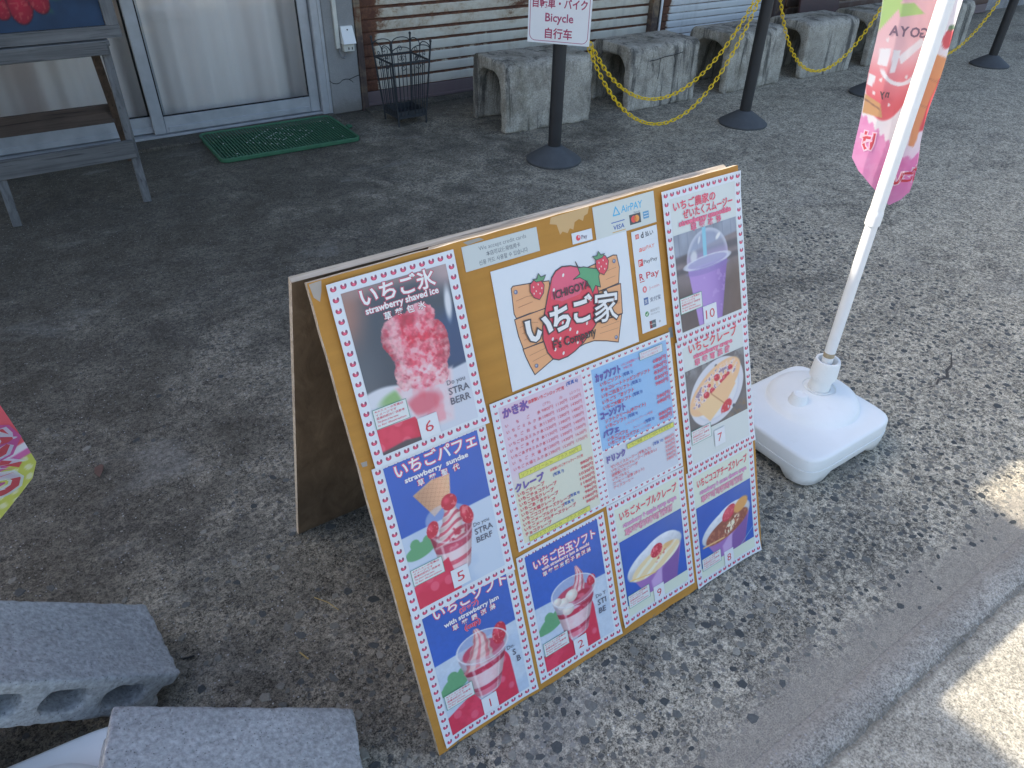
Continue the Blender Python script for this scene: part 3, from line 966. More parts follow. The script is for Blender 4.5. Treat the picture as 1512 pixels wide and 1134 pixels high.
# ------------------------------------------------------------------ upturned concrete channels used as a barrier
def channel_profile():
    W2, H, t, r = 0.205, 0.385, 0.055, 0.055
    out = [(-W2, 0.0)]
    for k in range(7):
        a = math.radians(180 - 90 * k / 6); out.append((-W2 + 0.012 + r + r * math.cos(a), H - r + r * math.sin(a)))
    for k in range(7):
        a = math.radians(90 - 90 * k / 6); out.append((W2 - 0.012 - r + r * math.cos(a), H - r + r * math.sin(a)))
    out += [(W2, 0.0), (W2 - t, 0.0)]
    ri = 0.085
    for k in range(7):
        a = math.radians(90 * k / 6); out.append((W2 - t - 0.015 - ri + ri * math.cos(a), H - t - 0.012 - ri + ri * math.sin(a)))
    for k in range(7):
        a = math.radians(90 + 90 * k / 6); out.append((-W2 + t + 0.015 + ri + ri * math.cos(a), H - t - 0.012 - ri + ri * math.sin(a)))
    out += [(-W2 + t, 0.0)]
    return out
CV, CF = extrude_profile([channel_profile()], 0.62, 0.006)
CHW = {0: 'pale stained concrete channel block nearest the umbrella stand', 1: 'cracked concrete channel block behind the double yellow chain',
       2: 'concrete channel block just behind the second black chain post', 3: 'upright-faced concrete channel block under the single sagging chain',
       4: 'concrete channel block partly hidden behind the hanging pink flag', 5: 'farthest concrete channel block, to the right of the pink flag'}
chx = [(2.445, -3.0), (3.37, 1.0), (4.275, 1.5), (5.13, 0.0), (5.95, 2.0), (6.84, -1.0)]
for i, (x, a) in enumerate(chx):
    # local: profile x -> -y world, profile y -> z, extrude -> x
    b = MB()
    nzr = np.random.default_rng(40 + i)
    Vw = np.stack([CV[:, 2], -CV[:, 0], CV[:, 1]], 1)
    Vw = Vw @ rotz(math.radians(a)).T + np.array([x, 3.145, 0.0])
    b.add(Vw, CF)
    o = b.build('concrete_channel', M['block'], None, (x, 3.145, 0.0))
    tag(o, CHW[i], 'concrete block', 'upturned concrete channels in a row')
    roughen(o, 0.0085, 0.0022, 26.0, 0.012)
    if i == 1:   # cracks in its face
        ck = MB()
        for path in ([(3.20, 0.30), (3.27, 0.302), (3.33, 0.312), (3.42, 0.315), (3.50, 0.326)], [(3.30, 0.31), (3.296, 0.27), (3.300, 0.22), (3.293, 0.18)], [(3.42, 0.315), (3.44, 0.27), (3.435, 0.24)]):
            for p, q in zip(path[:-1], path[1:]):
                d = np.array([q[0] - p[0], q[1] - p[1]]); d /= np.linalg.norm(d); n_ = np.array([-d[1], d[0]]) * 0.0025
                yf = [2.9325 - (0.205 - 0.202) + (pp[0] - x) * math.tan(math.radians(a)) for pp in (p, q)]
                ck.add([(p[0] - n_[0], yf[0], p[1] - n_[1]), (q[0] - n_[0], yf[1], q[1] - n_[1]), (q[0] + n_[0], yf[1], q[1] + n_[1]), (p[0] + n_[0], yf[0], p[1] + n_[1])], [(0, 1, 2, 3)])
        ck.build('crack', M['black'], o)

# ------------------------------------------------------------------ chain posts
PX = [(2.105, 2.455), (3.545, 2.385), (4.935, 2.405), (6.66, 2.44)]
PL = ['black chain post carrying the bicycle parking sign', 'black chain post with two yellow chains, second along the row',
      'black chain post half hidden behind the pink flag', 'black chain post at the far right edge of the paving']
HOOK = 0.80
for (px, py), lb in zip(PX, PL):
    t = thing('chain_post', lb, 'post', (px, py, 0), 'black chain posts')
    b = MB(); b.lathe([(0.0, 0.0), (0.147, 0.0), (0.150, 0.005), (0.149, 0.012), (0.140, 0.019), (0.095, 0.048), (0.055, 0.073), (0.046, 0.078), (0.040, 0.082), (0.0, 0.082)], (px, py, 0), 40)
    b.build('base', M['post_base'], t)
    b = MB(); b.lathe([(0.0, 0.06), (0.0345, 0.06), (0.0345, 0.905), (0.0, 0.905)], (px, py, 0), 24); b.build('tube', M['post'], t)
    b = MB(); b.lathe([(0.0385, 0.86), (0.0395, 0.87), (0.0395, 0.915), (0.034, 0.935), (0.018, 0.947), (0.0, 0.95)], (px, py, 0), 24); b.build('cap', M['post'], t)
    for sg in (-1, 1):
        b = MB(); b.tube([(px + sg * 0.034, py, HOOK + 0.012), (px + sg * 0.052, py, HOOK + 0.010), (px + sg * 0.058, py, HOOK - 0.002), (px + sg * 0.05, py, HOOK - 0.012), (px + sg * 0.034, py, HOOK - 0.012)], 0.004, 6)
        b.build('hook', M['post'], t)

# yellow chains, link by link
lk = MB()
lp = []
for k in range(16):
    a = 2 * math.pi * k / 16
    lp.append((0.0118 * math.copysign(abs(math.cos(a)) ** 0.9, math.cos(a)) + 0.006 * np.sign(round(math.cos(a), 6)), 0.0088 * math.sin(a), 0))
lk.tube(lp, 0.0026, 6, closed=True)
lmesh = lk.mesh('link'); lmesh.materials.append(M['chain'])
def chain(a, c, zlow, label, yo=0.0):
    """hanging curve between two hooks, lowest at zlow"""
    a = np.array(a, float); c = np.array(c, float)
    span = np.linalg.norm((c - a)[:2])
    sag = (a[2] + c[2]) / 2 - zlow
    # catenary: find parameter
    lo, hi = 0.02, 50.0
    for _ in range(60):
        k = (lo + hi) / 2
        if k * (math.cosh(span / 2 / k) - 1) > sag: lo = k
        else: hi = k
    xs = np.linspace(-span / 2, span / 2, 800)
    zs = k * (np.cosh(xs / k) - 1)
    zs = zs / zs[0] * sag + zlow
    P = np.array([[*(a[:2] + (c - a)[:2] * ((x + span / 2) / span)), z] for x, z in zip(xs, zs)])
    P[:, 2] += np.linspace(a[2] - (a[2] + c[2]) / 2, c[2] - (a[2] + c[2]) / 2, len(P))
    P[:, 1] += yo * np.sin(np.linspace(0, math.pi, len(P)))
    seg = np.r_[0, np.cumsum(np.linalg.norm(np.diff(P, axis=0), axis=1))]
    pitch = 0.0262
    t = thing('chain', label, 'chain', tuple(a), 'yellow plastic chains')
    n = int(seg[-1] / pitch)
    for i in range(n):
        s = (i + 0.5) * seg[-1] / n
        p = np.array([np.interp(s, seg, P[:, j]) for j in range(3)])
        p2 = np.array([np.interp(min(s + 0.004, seg[-1]), seg, P[:, j]) for j in range(3)])
        p1 = np.array([np.interp(max(s - 0.004, 0), seg, P[:, j]) for j in range(3)])
        d = p2 - p1; d /= np.linalg.norm(d)
        u = np.cross([0, 1.0, 0], d); u /= np.linalg.norm(u)
        w = np.cross(d, u)
        tw = math.radians(35 + random.uniform(-12, 12)) + (math.pi / 2 if i % 2 else 0)
        uu = math.cos(tw) * u + math.sin(tw) * w
        place('link', lmesh, t, p, np.stack([d, uu, np.cross(d, uu)], 1))
h1 = (PX[0][0] + 0.056, PX[0][1], HOOK); h2 = (PX[1][0] - 0.056, PX[1][1], HOOK)
chain(h1, h2, 0.235, 'upper of the two yellow chains between sign post and second post', 0.012)
chain((h1[0], h1[1] - 0.012, h1[2] - 0.004), (h2[0], h2[1] - 0.012, h2[2] - 0.004), 0.110, 'lower, deeper sagging yellow chain between sign post and second post', -0.03)
chain((PX[1][0] + 0.056, PX[1][1], HOOK), (PX[2][0] - 0.056, PX[2][1], HOOK), 0.235, 'single yellow chain from second post to the post behind the flag')
chain((PX[2][0] + 0.056, PX[2][1], HOOK), (PX[3][0] - 0.056, PX[3][1], HOOK), 0.165, 'yellow chain to the right of the pink flag')

# maroon panel leaning on the far shutter
b = MB(); b.beam((5.70, 3.72, 0.305), (6.25, 3.72, 0.305), 0.61, 0.02, (0, 0.15, 1)); mp = b.build('leaning_panel', M['maroon'], None, (5.98, 3.68, 0.0))
tag(mp, 'maroon panel leaning on the far shutter behind the channel blocks', 'panel')

# ------------------------------------------------------------------ hollow cement blocks
def cmu_mesh(b, C, ang, length=0.39, width=0.19, th=0.10):
    holes = [[(-length / 2, -th / 2), (length / 2, -th / 2), (length / 2, -0.022), (length / 2 - 0.018, -0.016), (length / 2 - 0.018, 0.016), (length / 2, 0.022),
              (length / 2, th / 2), (-length / 2, th / 2), (-length / 2, 0.022), (-length / 2 + 0.018, 0.016), (-length / 2 + 0.018, -0.016), (-length / 2, -0.022)]]
    for hx in (-0.108, 0.0, 0.108):
        holes.append(rrect(0.074, 0.050, 0.02, 4, hx, 0.0)[::-1])
    V, F = extrude_profile(holes, width, 0.004)
    Vw = np.stack([V[:, 0], V[:, 2], V[:, 1]], 1)
    b.add(Vw @ rotz(ang).T + np.asarray(C), F)
# the left block leans: right end on the ground, left end propped on others out of view
def rodrigues(r):
    th = np.linalg.norm(r); k = r / th
    K = np.array([[0, -k[2], k[1]], [k[2], 0, -k[0]], [-k[1], k[0], 0]])
    return np.eye(3) + math.sin(th) * K + (1 - math.cos(th)) * K @ K
RA = rodrigues(np.array([0.039, 0.791, 0.127]))
b = MB(); cmu_mesh(b, (0, 0, 0), 0.0)
bb = MB(); bb.add(np.array(b.v) @ RA.T + np.array([-0.527, 0.443, 0.1815]), b.f)
o = bb.build('concrete_block', M['cmu'], None, (-0.42, 0.46, 0.0))
roughen(o, 0.0036, 0.00028, 90.0, 0.004)
tag(o, 'tilted grey hollow concrete block showing its holes at the left edge', 'concrete block', 'loose concrete blocks')
RB = rodrigues(np.array([-0.0491, 0.4396, -0.3074]))
b = MB(); cmu_mesh(b, (0, 0, 0), 0.0)
bb = MB(); bb.add(np.array(b.v) @ RB.T + np.array([-0.3196, 0.0914, 0.1365]), b.f)
o = bb.build('concrete_block', M['cmu'], None, (-0.16, 0.05, 0.0))
roughen(o, 0.0036, 0.00028, 90.0, 0.004)
tag(o, 'pale grey concrete block leaning on the white flag base at the bottom edge', 'concrete block', 'loose concrete blocks')
for k_, (zz, hh_) in enumerate(((0.0, 0.10), (0.10, 0.10), (0.20, 0.07))):
    b = MB()
    if hh_ == 0.10: cmu_mesh(b, (-0.79, 0.42, zz + 0.05), math.pi / 2, 0.39, 0.15)
    else: b.box((-0.79, 0.42, zz + 0.036), (0.14, 0.36, 0.07), ch=0.004)
    o = b.build('concrete_block' if hh_ == 0.10 else 'paving_slab', M['cmu'], None, (-0.79, 0.42, zz))
    tag(o, ['lowest block of the pile propping the tilted block', 'middle block of the pile propping the tilted block', 'flat slab on the pile propping the tilted block'][k_], 'concrete block', 'loose concrete blocks')

# ------------------------------------------------------------------ water-filled flag bases
def sst_(a, b, x):
    t = min(1.0, max(0.0, (x - a) / (b - a)))
    return t * t * (3 - 2 * t)
def flag_base(C, ang, label, sx=0.375, sy=0.335, hub=(0.0, 0.0), collar=True, hh=1.0):
    C = np.array([C[0], C[1], 0.0]); R = rotz(ang)
    t = thing('flag_base', label, 'flag base', tuple(C), 'white plastic flag bases')
    n = 96
    def loop(kx, ky, pw, zf, hx=0, hy=0):
        out = []
        for k in range(n):
            a = 2 * math.pi * k / n
            c, s = math.cos(a), math.sin(a)
            x = kx * math.copysign(abs(c) ** (2 / pw), c); y = ky * math.copysign(abs(s) ** (2 / pw), s)
            z = zf(a) if callable(zf) else zf
            out.append((x + hx, y + hy, z))
        return out
    def foot(a):    # arched cut-outs between the four feet
        v = min(abs(math.sin(2 * a)), 1)
        return 0.001 + 0.022 * sst_(0.34, 0.12, v)
    hx, hy = sx / 2, sy / 2
    L = [loop(hx - 0.012, hy - 0.012, 7, foot), loop(hx - 0.003, hy - 0.003, 7, lambda a: foot(a) + 0.009), loop(hx, hy, 7, 0.048 * hh), loop(hx, hy, 7, 0.058 * hh),
         loop(hx - 0.003, hy - 0.003, 7, 0.0595 * hh), loop(hx - 0.001, hy - 0.001, 7, 0.061 * hh), loop(hx - 0.003, hy - 0.003, 7, 0.090 * hh), loop(hx - 0.005, hy - 0.005, 7, 0.0945 * hh),
         loop(hx - 0.009, hy - 0.009, 7, 0.0975 * hh), loop(hx - 0.014, hy - 0.014, 6.5, 0.0985 * hh)]
    ox, oy = hub
    L += [loop(hx - 0.030, hy - 0.030, 5.0, 0.0990 * hh), loop(0.134, 0.130, 2.2, 0.0992 * hh, ox * 0.6, oy * 0.6), loop(0.130, 0.126, 2.05, 0.1010 * hh, ox * 0.62, oy * 0.62), loop(0.126, 0.123, 2.0, 0.1090 * hh, ox * 0.65, oy * 0.65),
          loop(0.120, 0.118, 2.0, 0.1160 * hh, ox * 0.7, oy * 0.7), loop(0.104, 0.103, 2.0, 0.1230 * hh, ox * 0.8, oy * 0.8), loop(0.080, 0.080, 2.0, 0.1285 * hh, ox * 0.9, oy * 0.9), loop(0.046, 0.046, 2.0, 0.1320 * hh, ox, oy),
          loop(0.0445, 0.0445, 2.0, 0.1290 * hh, ox, oy), loop(0.040, 0.040, 2.0, 0.1285 * hh, ox, oy), loop(0.002, 0.002, 2.0, 0.1285 * hh, ox, oy)]
    b = MB()
    V = [p for l in L for p in l]
    F = [(i * n + k, i * n + (k + 1) % n, (i + 1) * n + (k + 1) % n, (i + 1) * n + k) for i in range(len(L) - 1) for k in range(n)]
    b.add(np.array(V) @ R.T + C, F, True)
    body = b.build('tank', M['white_plastic'], t)
    H = C + R @ np.array([ox, oy, 0])
    top = 0.1285 * hh
    if collar:
        b = MB(); b.lathe([(0.038, -0.004), (0.038, 0.003), (0.032, 0.003), (0.032, -0.002)], H + [0, 0, top], 32)
        b.lathe([(0.0300, -0.01), (0.0275, 0.075), (0.0240, 0.075), (0.0240, 0.0)], H + [0, 0, top], 32)
        b.build('socket', M['white_plastic'], t)
        b = MB(); b.lathe([(0.0285, 0.042), (0.0365, 0.042), (0.0372, 0.046), (0.0350, 0.090), (0.0325, 0.098), (0.0270, 0.098), (0.0250, 0.093), (0.0240, 0.05)], H + [0, 0, top], 36)
        b.build('collar', M['white_plastic'], t)
        cpos = C + R @ np.array([ox - 0.095, oy - 0.004, 0.1195 * hh])
        b = MB(); b.lathe([(0.030, -0.008), (0.028, 0.004), (0.0235, 0.012), (0.0215, 0.026), (0.019, 0.030), (0.0125, 0.0305), (0.0115, 0.029), (0.0, 0.029)], cpos, 28)
        b.build('filler_cap', M['white_plastic'], t)
        b = MB(); b.lathe([(0.0115, -0.002), (0.0085, 0.0035), (0.0, 0.005)], C + R @ np.array([ox + 0.03, oy - 0.075, 0.1235 * hh]), 16)
        b.build('boss', M['white_plastic'], t)
    return t, H, top
POLE = np.array([1.39, 0.25])
fb1, H1, top1 = flag_base((1.318, 0.228), 0.0, 'white square water-filled base holding the pink flag', hub=(POLE[0] - 1.318, POLE[1] - 0.228))
fb2, H2, top2 = flag_base((-0.628, 0.168), math.radians(-5), 'white plastic flag base half hidden by the leaning concrete block, bottom left', hub=(0.04, 0.0), collar=False, hh=1.12)
# litter
def bent(name, pts, r, label, mat):
    b = MB(); b.tube(pts, r, 5)
    o = b.build(name, mat, None, pts[0]); tag(o, label, 'litter')
bent('straw', [(-0.060, 0.455, 0.003), (-0.040, 0.425, 0.004), (-0.028, 0.395, 0.003)], 0.0011, 'thin curved yellow straw on the paving left of the menu board', M['straw'])
bent('straw', [(-0.136, 0.342, 0.003), (-0.127, 0.318, 0.0032)], 0.0016, 'short orange straw fragment on the paving near the loose blocks', M['straw'])
bent('twig', [(-0.340, 0.458, 0.003), (-0.318, 0.452, 0.0035)], 0.0022, 'short black twig beside the hollow concrete block', M['black'])
b = MB()
b.add([(-0.384, 1.118, 0.004), (-0.372, 1.132, 0.010), (-0.366, 1.155, 0.008), (-0.372, 1.172, 0.003), (-0.388, 1.158, 0.009), (-0.392, 1.136, 0.008)], [(0, 1, 5), (1, 2, 4, 5), (2, 3, 4)])
o = b.build('dead_leaf', M['leaf'], None, (-0.38, 1.14, 0.0)); tag(o, 'small dead brown leaf on the dark paving at left', 'leaf')

# ================================================================== printing
_glyph = {}
def glyphs(s, off):
    key = (s, round(off, 4))
    if key not in _glyph:
        c = bpy.data.curves.new('lettering', 'FONT')
        c.body = s
        c.resolution_u = 2
        c.offset = off
        o = bpy.data.objects.new('lettering', c)
        COL.objects.link(o)
        dg = bpy.context.evaluated_depsgraph_get()
        m = bpy.data.meshes.new_from_object(o.evaluated_get(dg))
        V = np.zeros(len(m.vertices) * 3); m.vertices.foreach_get('co', V)
        F = [tuple(p.vertices) for p in m.polygons]
        bpy.data.objects.remove(o); bpy.data.curves.remove(c); bpy.data.meshes.remove(m)
        _glyph[key] = (V.reshape(-1, 3)[:, :2], F)
    return _glyph[key]

class Print:
    """flat printed shapes, in mm (x right, y down) on a sheet; fn maps (x, y, height mm) to world"""
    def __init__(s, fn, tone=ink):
        s.fn = fn; s.v = []; s.f = []; s.c = []; s.h = 0.5; s.tone = tone
    def up(s, d=0.10):
        s.h += d
        return s
    def add(s, P, F, col, raw=False):
        P = np.asarray(P, float)
        b = len(s.c)
        s.v.append(s.fn(P[:, 0], P[:, 1], np.full(len(P), s.h)))
        s.f.extend([tuple(b + i for i in q) for q in F])
        c = np.asarray(col, float) if raw else s.tone(col)
        if c.ndim == 1:
            c = np.repeat(c[None], len(P), 0)
        s.c.extend(c.tolist())
        return s
    def poly(s, pts, col):
        return s.add(pts, [tuple(range(len(pts)))], col)
    def rect(s, x0, y0, x1, y1, col):
        return s.poly([(x0, y0), (x1, y0), (x1, y1), (x0, y1)], col)
    def frame(s, x0, y0, x1, y1, w, col):
        s.rect(x0, y0, x1, y0 + w, col); s.rect(x0, y1 - w, x1, y1, col)
        s.rect(x0, y0 + w, x0 + w, y1 - w, col); return s.rect(x1 - w, y0 + w, x1, y1 - w, col)
    def ell(s, cx, cy, rx, ry, col, n=16, rot=0):
        a = np.linspace(0, 2 * math.pi, n, endpoint=False)
        x, y = rx * np.cos(a), ry * np.sin(a)
        c, q = math.cos(rot), math.sin(rot)
        return s.poly(np.stack([cx + c * x - q * y, cy + q * x + c * y], 1), col)
    def stroke(s, pts, w, col, closed=False):
        P = np.asarray(pts, float); n = len(P)
        for i in range(n if closed else n - 1):
            a, b = P[i], P[(i + 1) % n]
            d = b - a; L = np.linalg.norm(d)
            if L < 1e-6: continue
            d /= L; k = np.array([-d[1], d[0]]) * w / 2
            e = d * w * 0.35
            s.add([a - k - e, b - k + e, b + k + e, a + k - e], [(0, 1, 2, 3)], col)
            s.h += 0.0004
        return s
    def text(s, t, x, y, size, col, bold=0.0, fit=None, align='L', rot=0.0, shear=0.0, outline=None, mirror=False, gap=1.0):
        """baseline at y; fit: width in mm the line is squeezed or spread to; outline: (mm, colour)"""
        V0, _ = glyphs(t, 0.0)
        if len(V0) == 0: return s
        w0 = V0[:, 0].max() - V0[:, 0].min()
        k = (fit / (w0 * size)) if fit else 1.0
        W = w0 * size * k
        ox = {'L': x, 'C': x - W / 2, 'R': x - W}[align]
        def put(off, colr):
            V, F = glyphs(t, off)
            X = (V[:, 0] - V0[:, 0].min()) * size * k
            Y = -V[:, 1] * size
            X = X - shear * Y
            if mirror: X = W - X
            if rot:
                c, q = math.cos(rot), math.sin(rot)
                X, Y = c * X - q * Y, q * X + c * Y
            s.add(np.stack([ox + X, y + Y], 1), F, colr)
        if outline:
            put(bold + outline[0] / size, outline[1]); s.up(0.08)
        put(bold, col)
        return s
    def raster(s, x0, y0, x1, y1, res, paint):
        nx = max(2, int(round((x1 - x0) / res))); ny = max(2, int(round((y1 - y0) / res)))
        X, Y = np.meshgrid(np.linspace(x0, x1, nx + 1), np.linspace(y0, y1, ny + 1))
        img = paint(X, Y)
        idx = np.arange((nx + 1) * (ny + 1)).reshape(ny + 1, nx + 1)
        F = np.stack([idx[:-1, :-1], idx[:-1, 1:], idx[1:, 1:], idx[1:, :-1]], -1).reshape(-1, 4).tolist()
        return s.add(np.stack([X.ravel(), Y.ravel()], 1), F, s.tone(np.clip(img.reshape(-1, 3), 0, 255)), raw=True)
    def build(s, name, parent, mat, loc=None):
        V = np.concatenate(s.v)
        off = root_loc(parent) if parent is not None else np.asarray(loc)
        m = bpy.data.meshes.new(name)
        m.from_pydata((V - off).tolist(), [], s.f)
        ca = m.color_attributes.new('Col', 'FLOAT_COLOR', 'POINT')
        C4 = np.ones((len(s.c), 4)); C4[:, :3] = np.array(s.c)
        ca.data.foreach_set('color', C4.ravel())
        m.materials.append(mat)
        m.update()
        o = bpy.data.objects.new(name, m)
        COL.objects.link(o)
        if parent is not None: o.parent = parent
        else: o.location = loc
        return o

# ---- small raster painting kit
def sst(a, b, x):
    t = np.clip((x - a) / (b - a), 0, 1)
    return t * t * (3 - 2 * t)
def vnoise(X, Y, sc, seed):
    r = np.random.default_rng(seed)
    G = r.random((64, 64))
    x = X / sc; y = Y / sc
    xi = np.floor(x).astype(int); yi = np.floor(y).astype(int)
    fx = x - xi; fy = y - yi
    fx = fx * fx * (3 - 2 * fx); fy = fy * fy * (3 - 2 * fy)
    g = lambda i, j: G[(yi + j) % 64, (xi + i) % 64]
    return (g(0, 0) * (1 - fx) + g(1, 0) * fx) * (1 - fy) + (g(0, 1) * (1 - fx) + g(1, 1) * fx) * fy
def fbm(X, Y, sc, seed):
    return (vnoise(X, Y, sc, seed) + 0.5 * vnoise(X, Y, sc / 2.1, seed + 1) + 0.25 * vnoise(X, Y, sc / 4.3, seed + 2)) / 1.75
class Cv:
    def __init__(s, X, Y, c):
        s.X, s.Y = X, Y
        s.I = np.ones(X.shape + (3,)) * np.asarray(c, float)
    def mix(s, a, c):
        a = np.clip(a, 0, 1)[..., None]
        s.I = s.I * (1 - a) + np.asarray(c, float) * a
        return s
    def de(s, cx, cy, rx, ry, rot=0.0):
        c, q = math.cos(rot), math.sin(rot)
        x = s.X - cx; y = s.Y - cy
        return np.hypot((c * x + q * y) / rx, (-q * x + c * y) / ry)
    def ell(s, cx, cy, rx, ry, c, soft=0.05, rot=0.0, op=1.0):
        return s.mix(op * sst(1 + soft, 1 - soft, s.de(cx, cy, rx, ry, rot)), c)
    def half(s, p, q):        # signed mm, positive right of p->q seen with y down
        d = np.array([q[0] - p[0], q[1] - p[1]], float); L = np.hypot(*d)
        return ((s.X - p[0]) * -d[1] + (s.Y - p[1]) * d[0]) / L
    def cvx(s, pts):
        m = None
        for i in range(len(pts)):
            h = s.half(pts[i], pts[(i + 1) % len(pts)])
            m = h if m is None else np.minimum(m, h)
        return m
    def poly(s, pts, c, soft=1.0, op=1.0):     # convex, clockwise on screen
        return s.mix(op * sst(-soft, soft, s.cvx(pts)), c)
    def shade(s, f, m=None):
        g = s.I * f[..., None] if isinstance(f, np.ndarray) else s.I * f
        if m is None: s.I = g
        else: s.I = s.I * (1 - m[..., None]) + g * m[..., None]
        return s

# ================================================================== the menu board
BO = np.array([-0.023, 0.888, 0.0])
BW = np.array([[0.9999595, 0.0084928, 0.0029816], [0.0, -0.3312502, 0.943543], [0.009001, -0.9435047, -0.3312368]])
def on_board(z0):
    def fn(x, y, h):
        P = np.stack([np.asarray(x) / 1000.0, np.asarray(y) / 1000.0, -(z0 + np.asarray(h)) / 1000.0], -1)
        return (P - BO) @ BW.T
    return fn
sb = thing('sandwich_board', 'ochre plywood A-frame menu board covered with strawberry dessert posters', 'sign board', (0.44, 0.33, 0.0))
# front panel (12 mm ply), front face in the board plane
X0, X1, Y0, Y1 = -23.0, 865.0, -8.0, 888.0
def panel_pts(h):
    q = on_board(0)
    pts = []
    rr = random.Random(3)
    for (a, b_, n) in (((X0, Y0), (X1, Y0), 30), ((X1, Y0), (X1, Y1), 20), ((X1, Y1), (X0, Y1), 44), ((X0, Y1), (X0, Y0), 24)):
        for k in range(n):
            t = k / n
            x = a[0] + (b_[0] - a[0]) * t; y = a[1] + (b_[1] - a[1]) * t
            bottom = a[1] == Y1 and b_[1] == Y1
            j = rr.uniform(-0.8, 0.8) if not bottom else rr.uniform(-2.4, 0.6)
            if 0 < t < 1:
                if a[1] == b_[1]: y += j
                else: x += j * 0.8
            pts.append((x, y))
    P = np.array(pts)
    return q(P[:, 0], P[:, 1], np.full(len(P), h)), P
F0, Pf = panel_pts(0.0)
F1, _ = panel_pts(-12.0)
n = len(F0)
b = MB(); b.add(F0, [tuple(range(n))]); pf = b.build('front_panel', M['ochre'], sb)
b = MB()
b.add(np.concatenate([F0, F1]), [(i, n + i, n + (i + 1) % n, (i + 1) % n) for i in range(n)])
b.build('panel_edge', M['ply_edge'], pf)
b = MB(); b.add(F1, [tuple(range(n))[::-1]]); b.build('panel_back', M['ply_back'], pf)
# rear panel, hinged along the top
rt = np.array([0.0, 0.326, 0.842]); rb = np.array([0.0, 0.658, 0.001])
rd = (rb - rt); rl = np.linalg.norm(rd); rd /= rl
rn = np.cross(rd, [1.0, 0, 0]); rn /= np.linalg.norm(rn)
if rn[1] < 0: rn = -rn
def rear(x, s_, o_): return np.array([x, 0, 0]) + rt + rd * s_ + rn * o_
b = MB()
V = [rear(x, s_, o_) for o_ in (-0.006, 0.006) for (x, s_) in ((-0.022, 0), (0.880, 0), (0.880, rl), (-0.022, rl))]
b.add(V, [(0, 1, 2, 3), (7, 6, 5, 4)]); pr_ = b.build('rear_panel', M['ply_back'], sb)
b = MB(); b.add(V, [(0, 4, 5, 1), (1, 5, 6, 2), (2, 6, 7, 3), (3, 7, 4, 0)]); b.build('panel_edge', M['ply_edge'], pr_)
q = on_board(0)
def bpt(x, y, h): return q(np.array([x]), np.array([y]), np.array([h]))[0]
b = MB(); b.beam((bpt(180, -3, -17)), (bpt(700, -3, -17)), 0.012, 0.010, (0, 1, 0)); b.build('batten', M['ply_edge'], sb)
for hx in (90, 760):
    b = MB(); b.beam(bpt(hx, 22, -14.5), bpt(hx + 70, 22, -14.5), 0.045, 0.002, (0, 0, 1)); b.tube([bpt(hx, -1, -19), bpt(hx + 70, -1, -19)], 0.004, 8)
    b.build('hinge', M['hinge'], sb)

RED = (206, 44, 84); PINKTXT = (226, 96, 138)
def sheet_part(name, x, y, w, h, z, rot=0.0, mat=None, th=0.5, curl=()):
    """paper on the board: returns (part, printer in sheet mm)"""
    base = on_board(z)
    c, s_ = math.cos(rot), math.sin(rot)
    def fn(px, py, hh):
        px = np.asarray(px, float); py = np.asarray(py, float); hh = np.asarray(hh, float)
        for (qx, qy, amp, rad) in curl:
            d = np.hypot(px - qx * w, py - qy * h)
            hh = hh + amp * np.clip(1 - d / rad, 0, 1) ** 2
        return base(x + c * px - s_ * py, y + s_ * px + c * py, hh)
    if curl:
        nx, ny = 20, 28
        gx, gy = [q.ravel() for q in np.meshgrid(np.linspace(0, w, nx + 1), np.linspace(0, h, ny + 1))]
        idx = np.arange((nx + 1) * (ny + 1)).reshape(ny + 1, nx + 1)
        V = np.concatenate([fn(gx, gy, np.zeros(len(gx))), fn(gx, gy, np.full(len(gx), th))])
        N_ = len(gx)
        fq = np.stack([idx[:-1, :-1], idx[:-1, 1:], idx[1:, 1:], idx[1:, :-1]], -1).reshape(-1, 4)
        rim = list(idx[0, :]) + list(idx[1:, -1]) + list(idx[-1, -2::-1]) + list(idx[-2:0:-1, 0])
        Fc = [tuple(int(k) for k in q[::-1]) for q in fq] + [tuple(int(k) + N_ for k in q) for q in fq]
        Fc += [(int(a_), int(b2), int(b2) + N_, int(a_) + N_) for a_, b2 in zip(rim, rim[1:] + rim[:1])]
        b = MB(); b.add(V, Fc)
    else:
        P = np.array([(0, 0), (w, 0), (w, h), (0, h)], float)
        V = np.concatenate([fn(P[:, 0], P[:, 1], np.zeros(4)), fn(P[:, 0], P[:, 1], np.full(4, th))])
        b = MB(); b.add(V, [(3, 2, 1, 0), (4, 5, 6, 7), (0, 1, 5, 4), (1, 2, 6, 5), (2, 3, 7, 6), (3, 0, 4, 7)])
    o = b.build(name, mat or M['paper'], sb)
    p = Print(fn); p.h = th + 0.10
    return o, p

def berry_icon(p, x, y, s=1.0):
    h0 = p.h
    p.ell(x, y, 5.0 * s, 3.9 * s, (186, 52, 92), 12); p.h = h0 + 0.06
    p.ell(x - 3.0 * s, y - 1.0 * s, 1.9 * s, 2.6 * s, (160, 50, 92), 8); p.ell(x + 3.2 * s, y - 1.4 * s, 1.9 * s, 2.7 * s, (122, 62, 100), 8); p.h = h0 + 0.12
    p.ell(x, y + 0.9 * s, 2.4 * s, 2.0 * s, (228, 84, 128), 8); p.h = h0 + 0.18
    p.ell(x + 0.1 * s, y - 3.2 * s, 1.7 * s, 2.5 * s, (226, 226, 242), 8)
    p.h = h0
def berry_border(p, w, h, nx, ny, m=9.0, s=1.0, top=True):
    for i in range(nx):
        x = m + (w - 2 * m) * i / (nx - 1)
        if top: berry_icon(p, x, m, s)
        berry_icon(p, x, h - m, s)
    for j in range(1, ny - 1):
        y = m + (h - 2 * m) * j / (ny - 1)
        berry_icon(p, m, y, s); berry_icon(p, w - m, y, s)
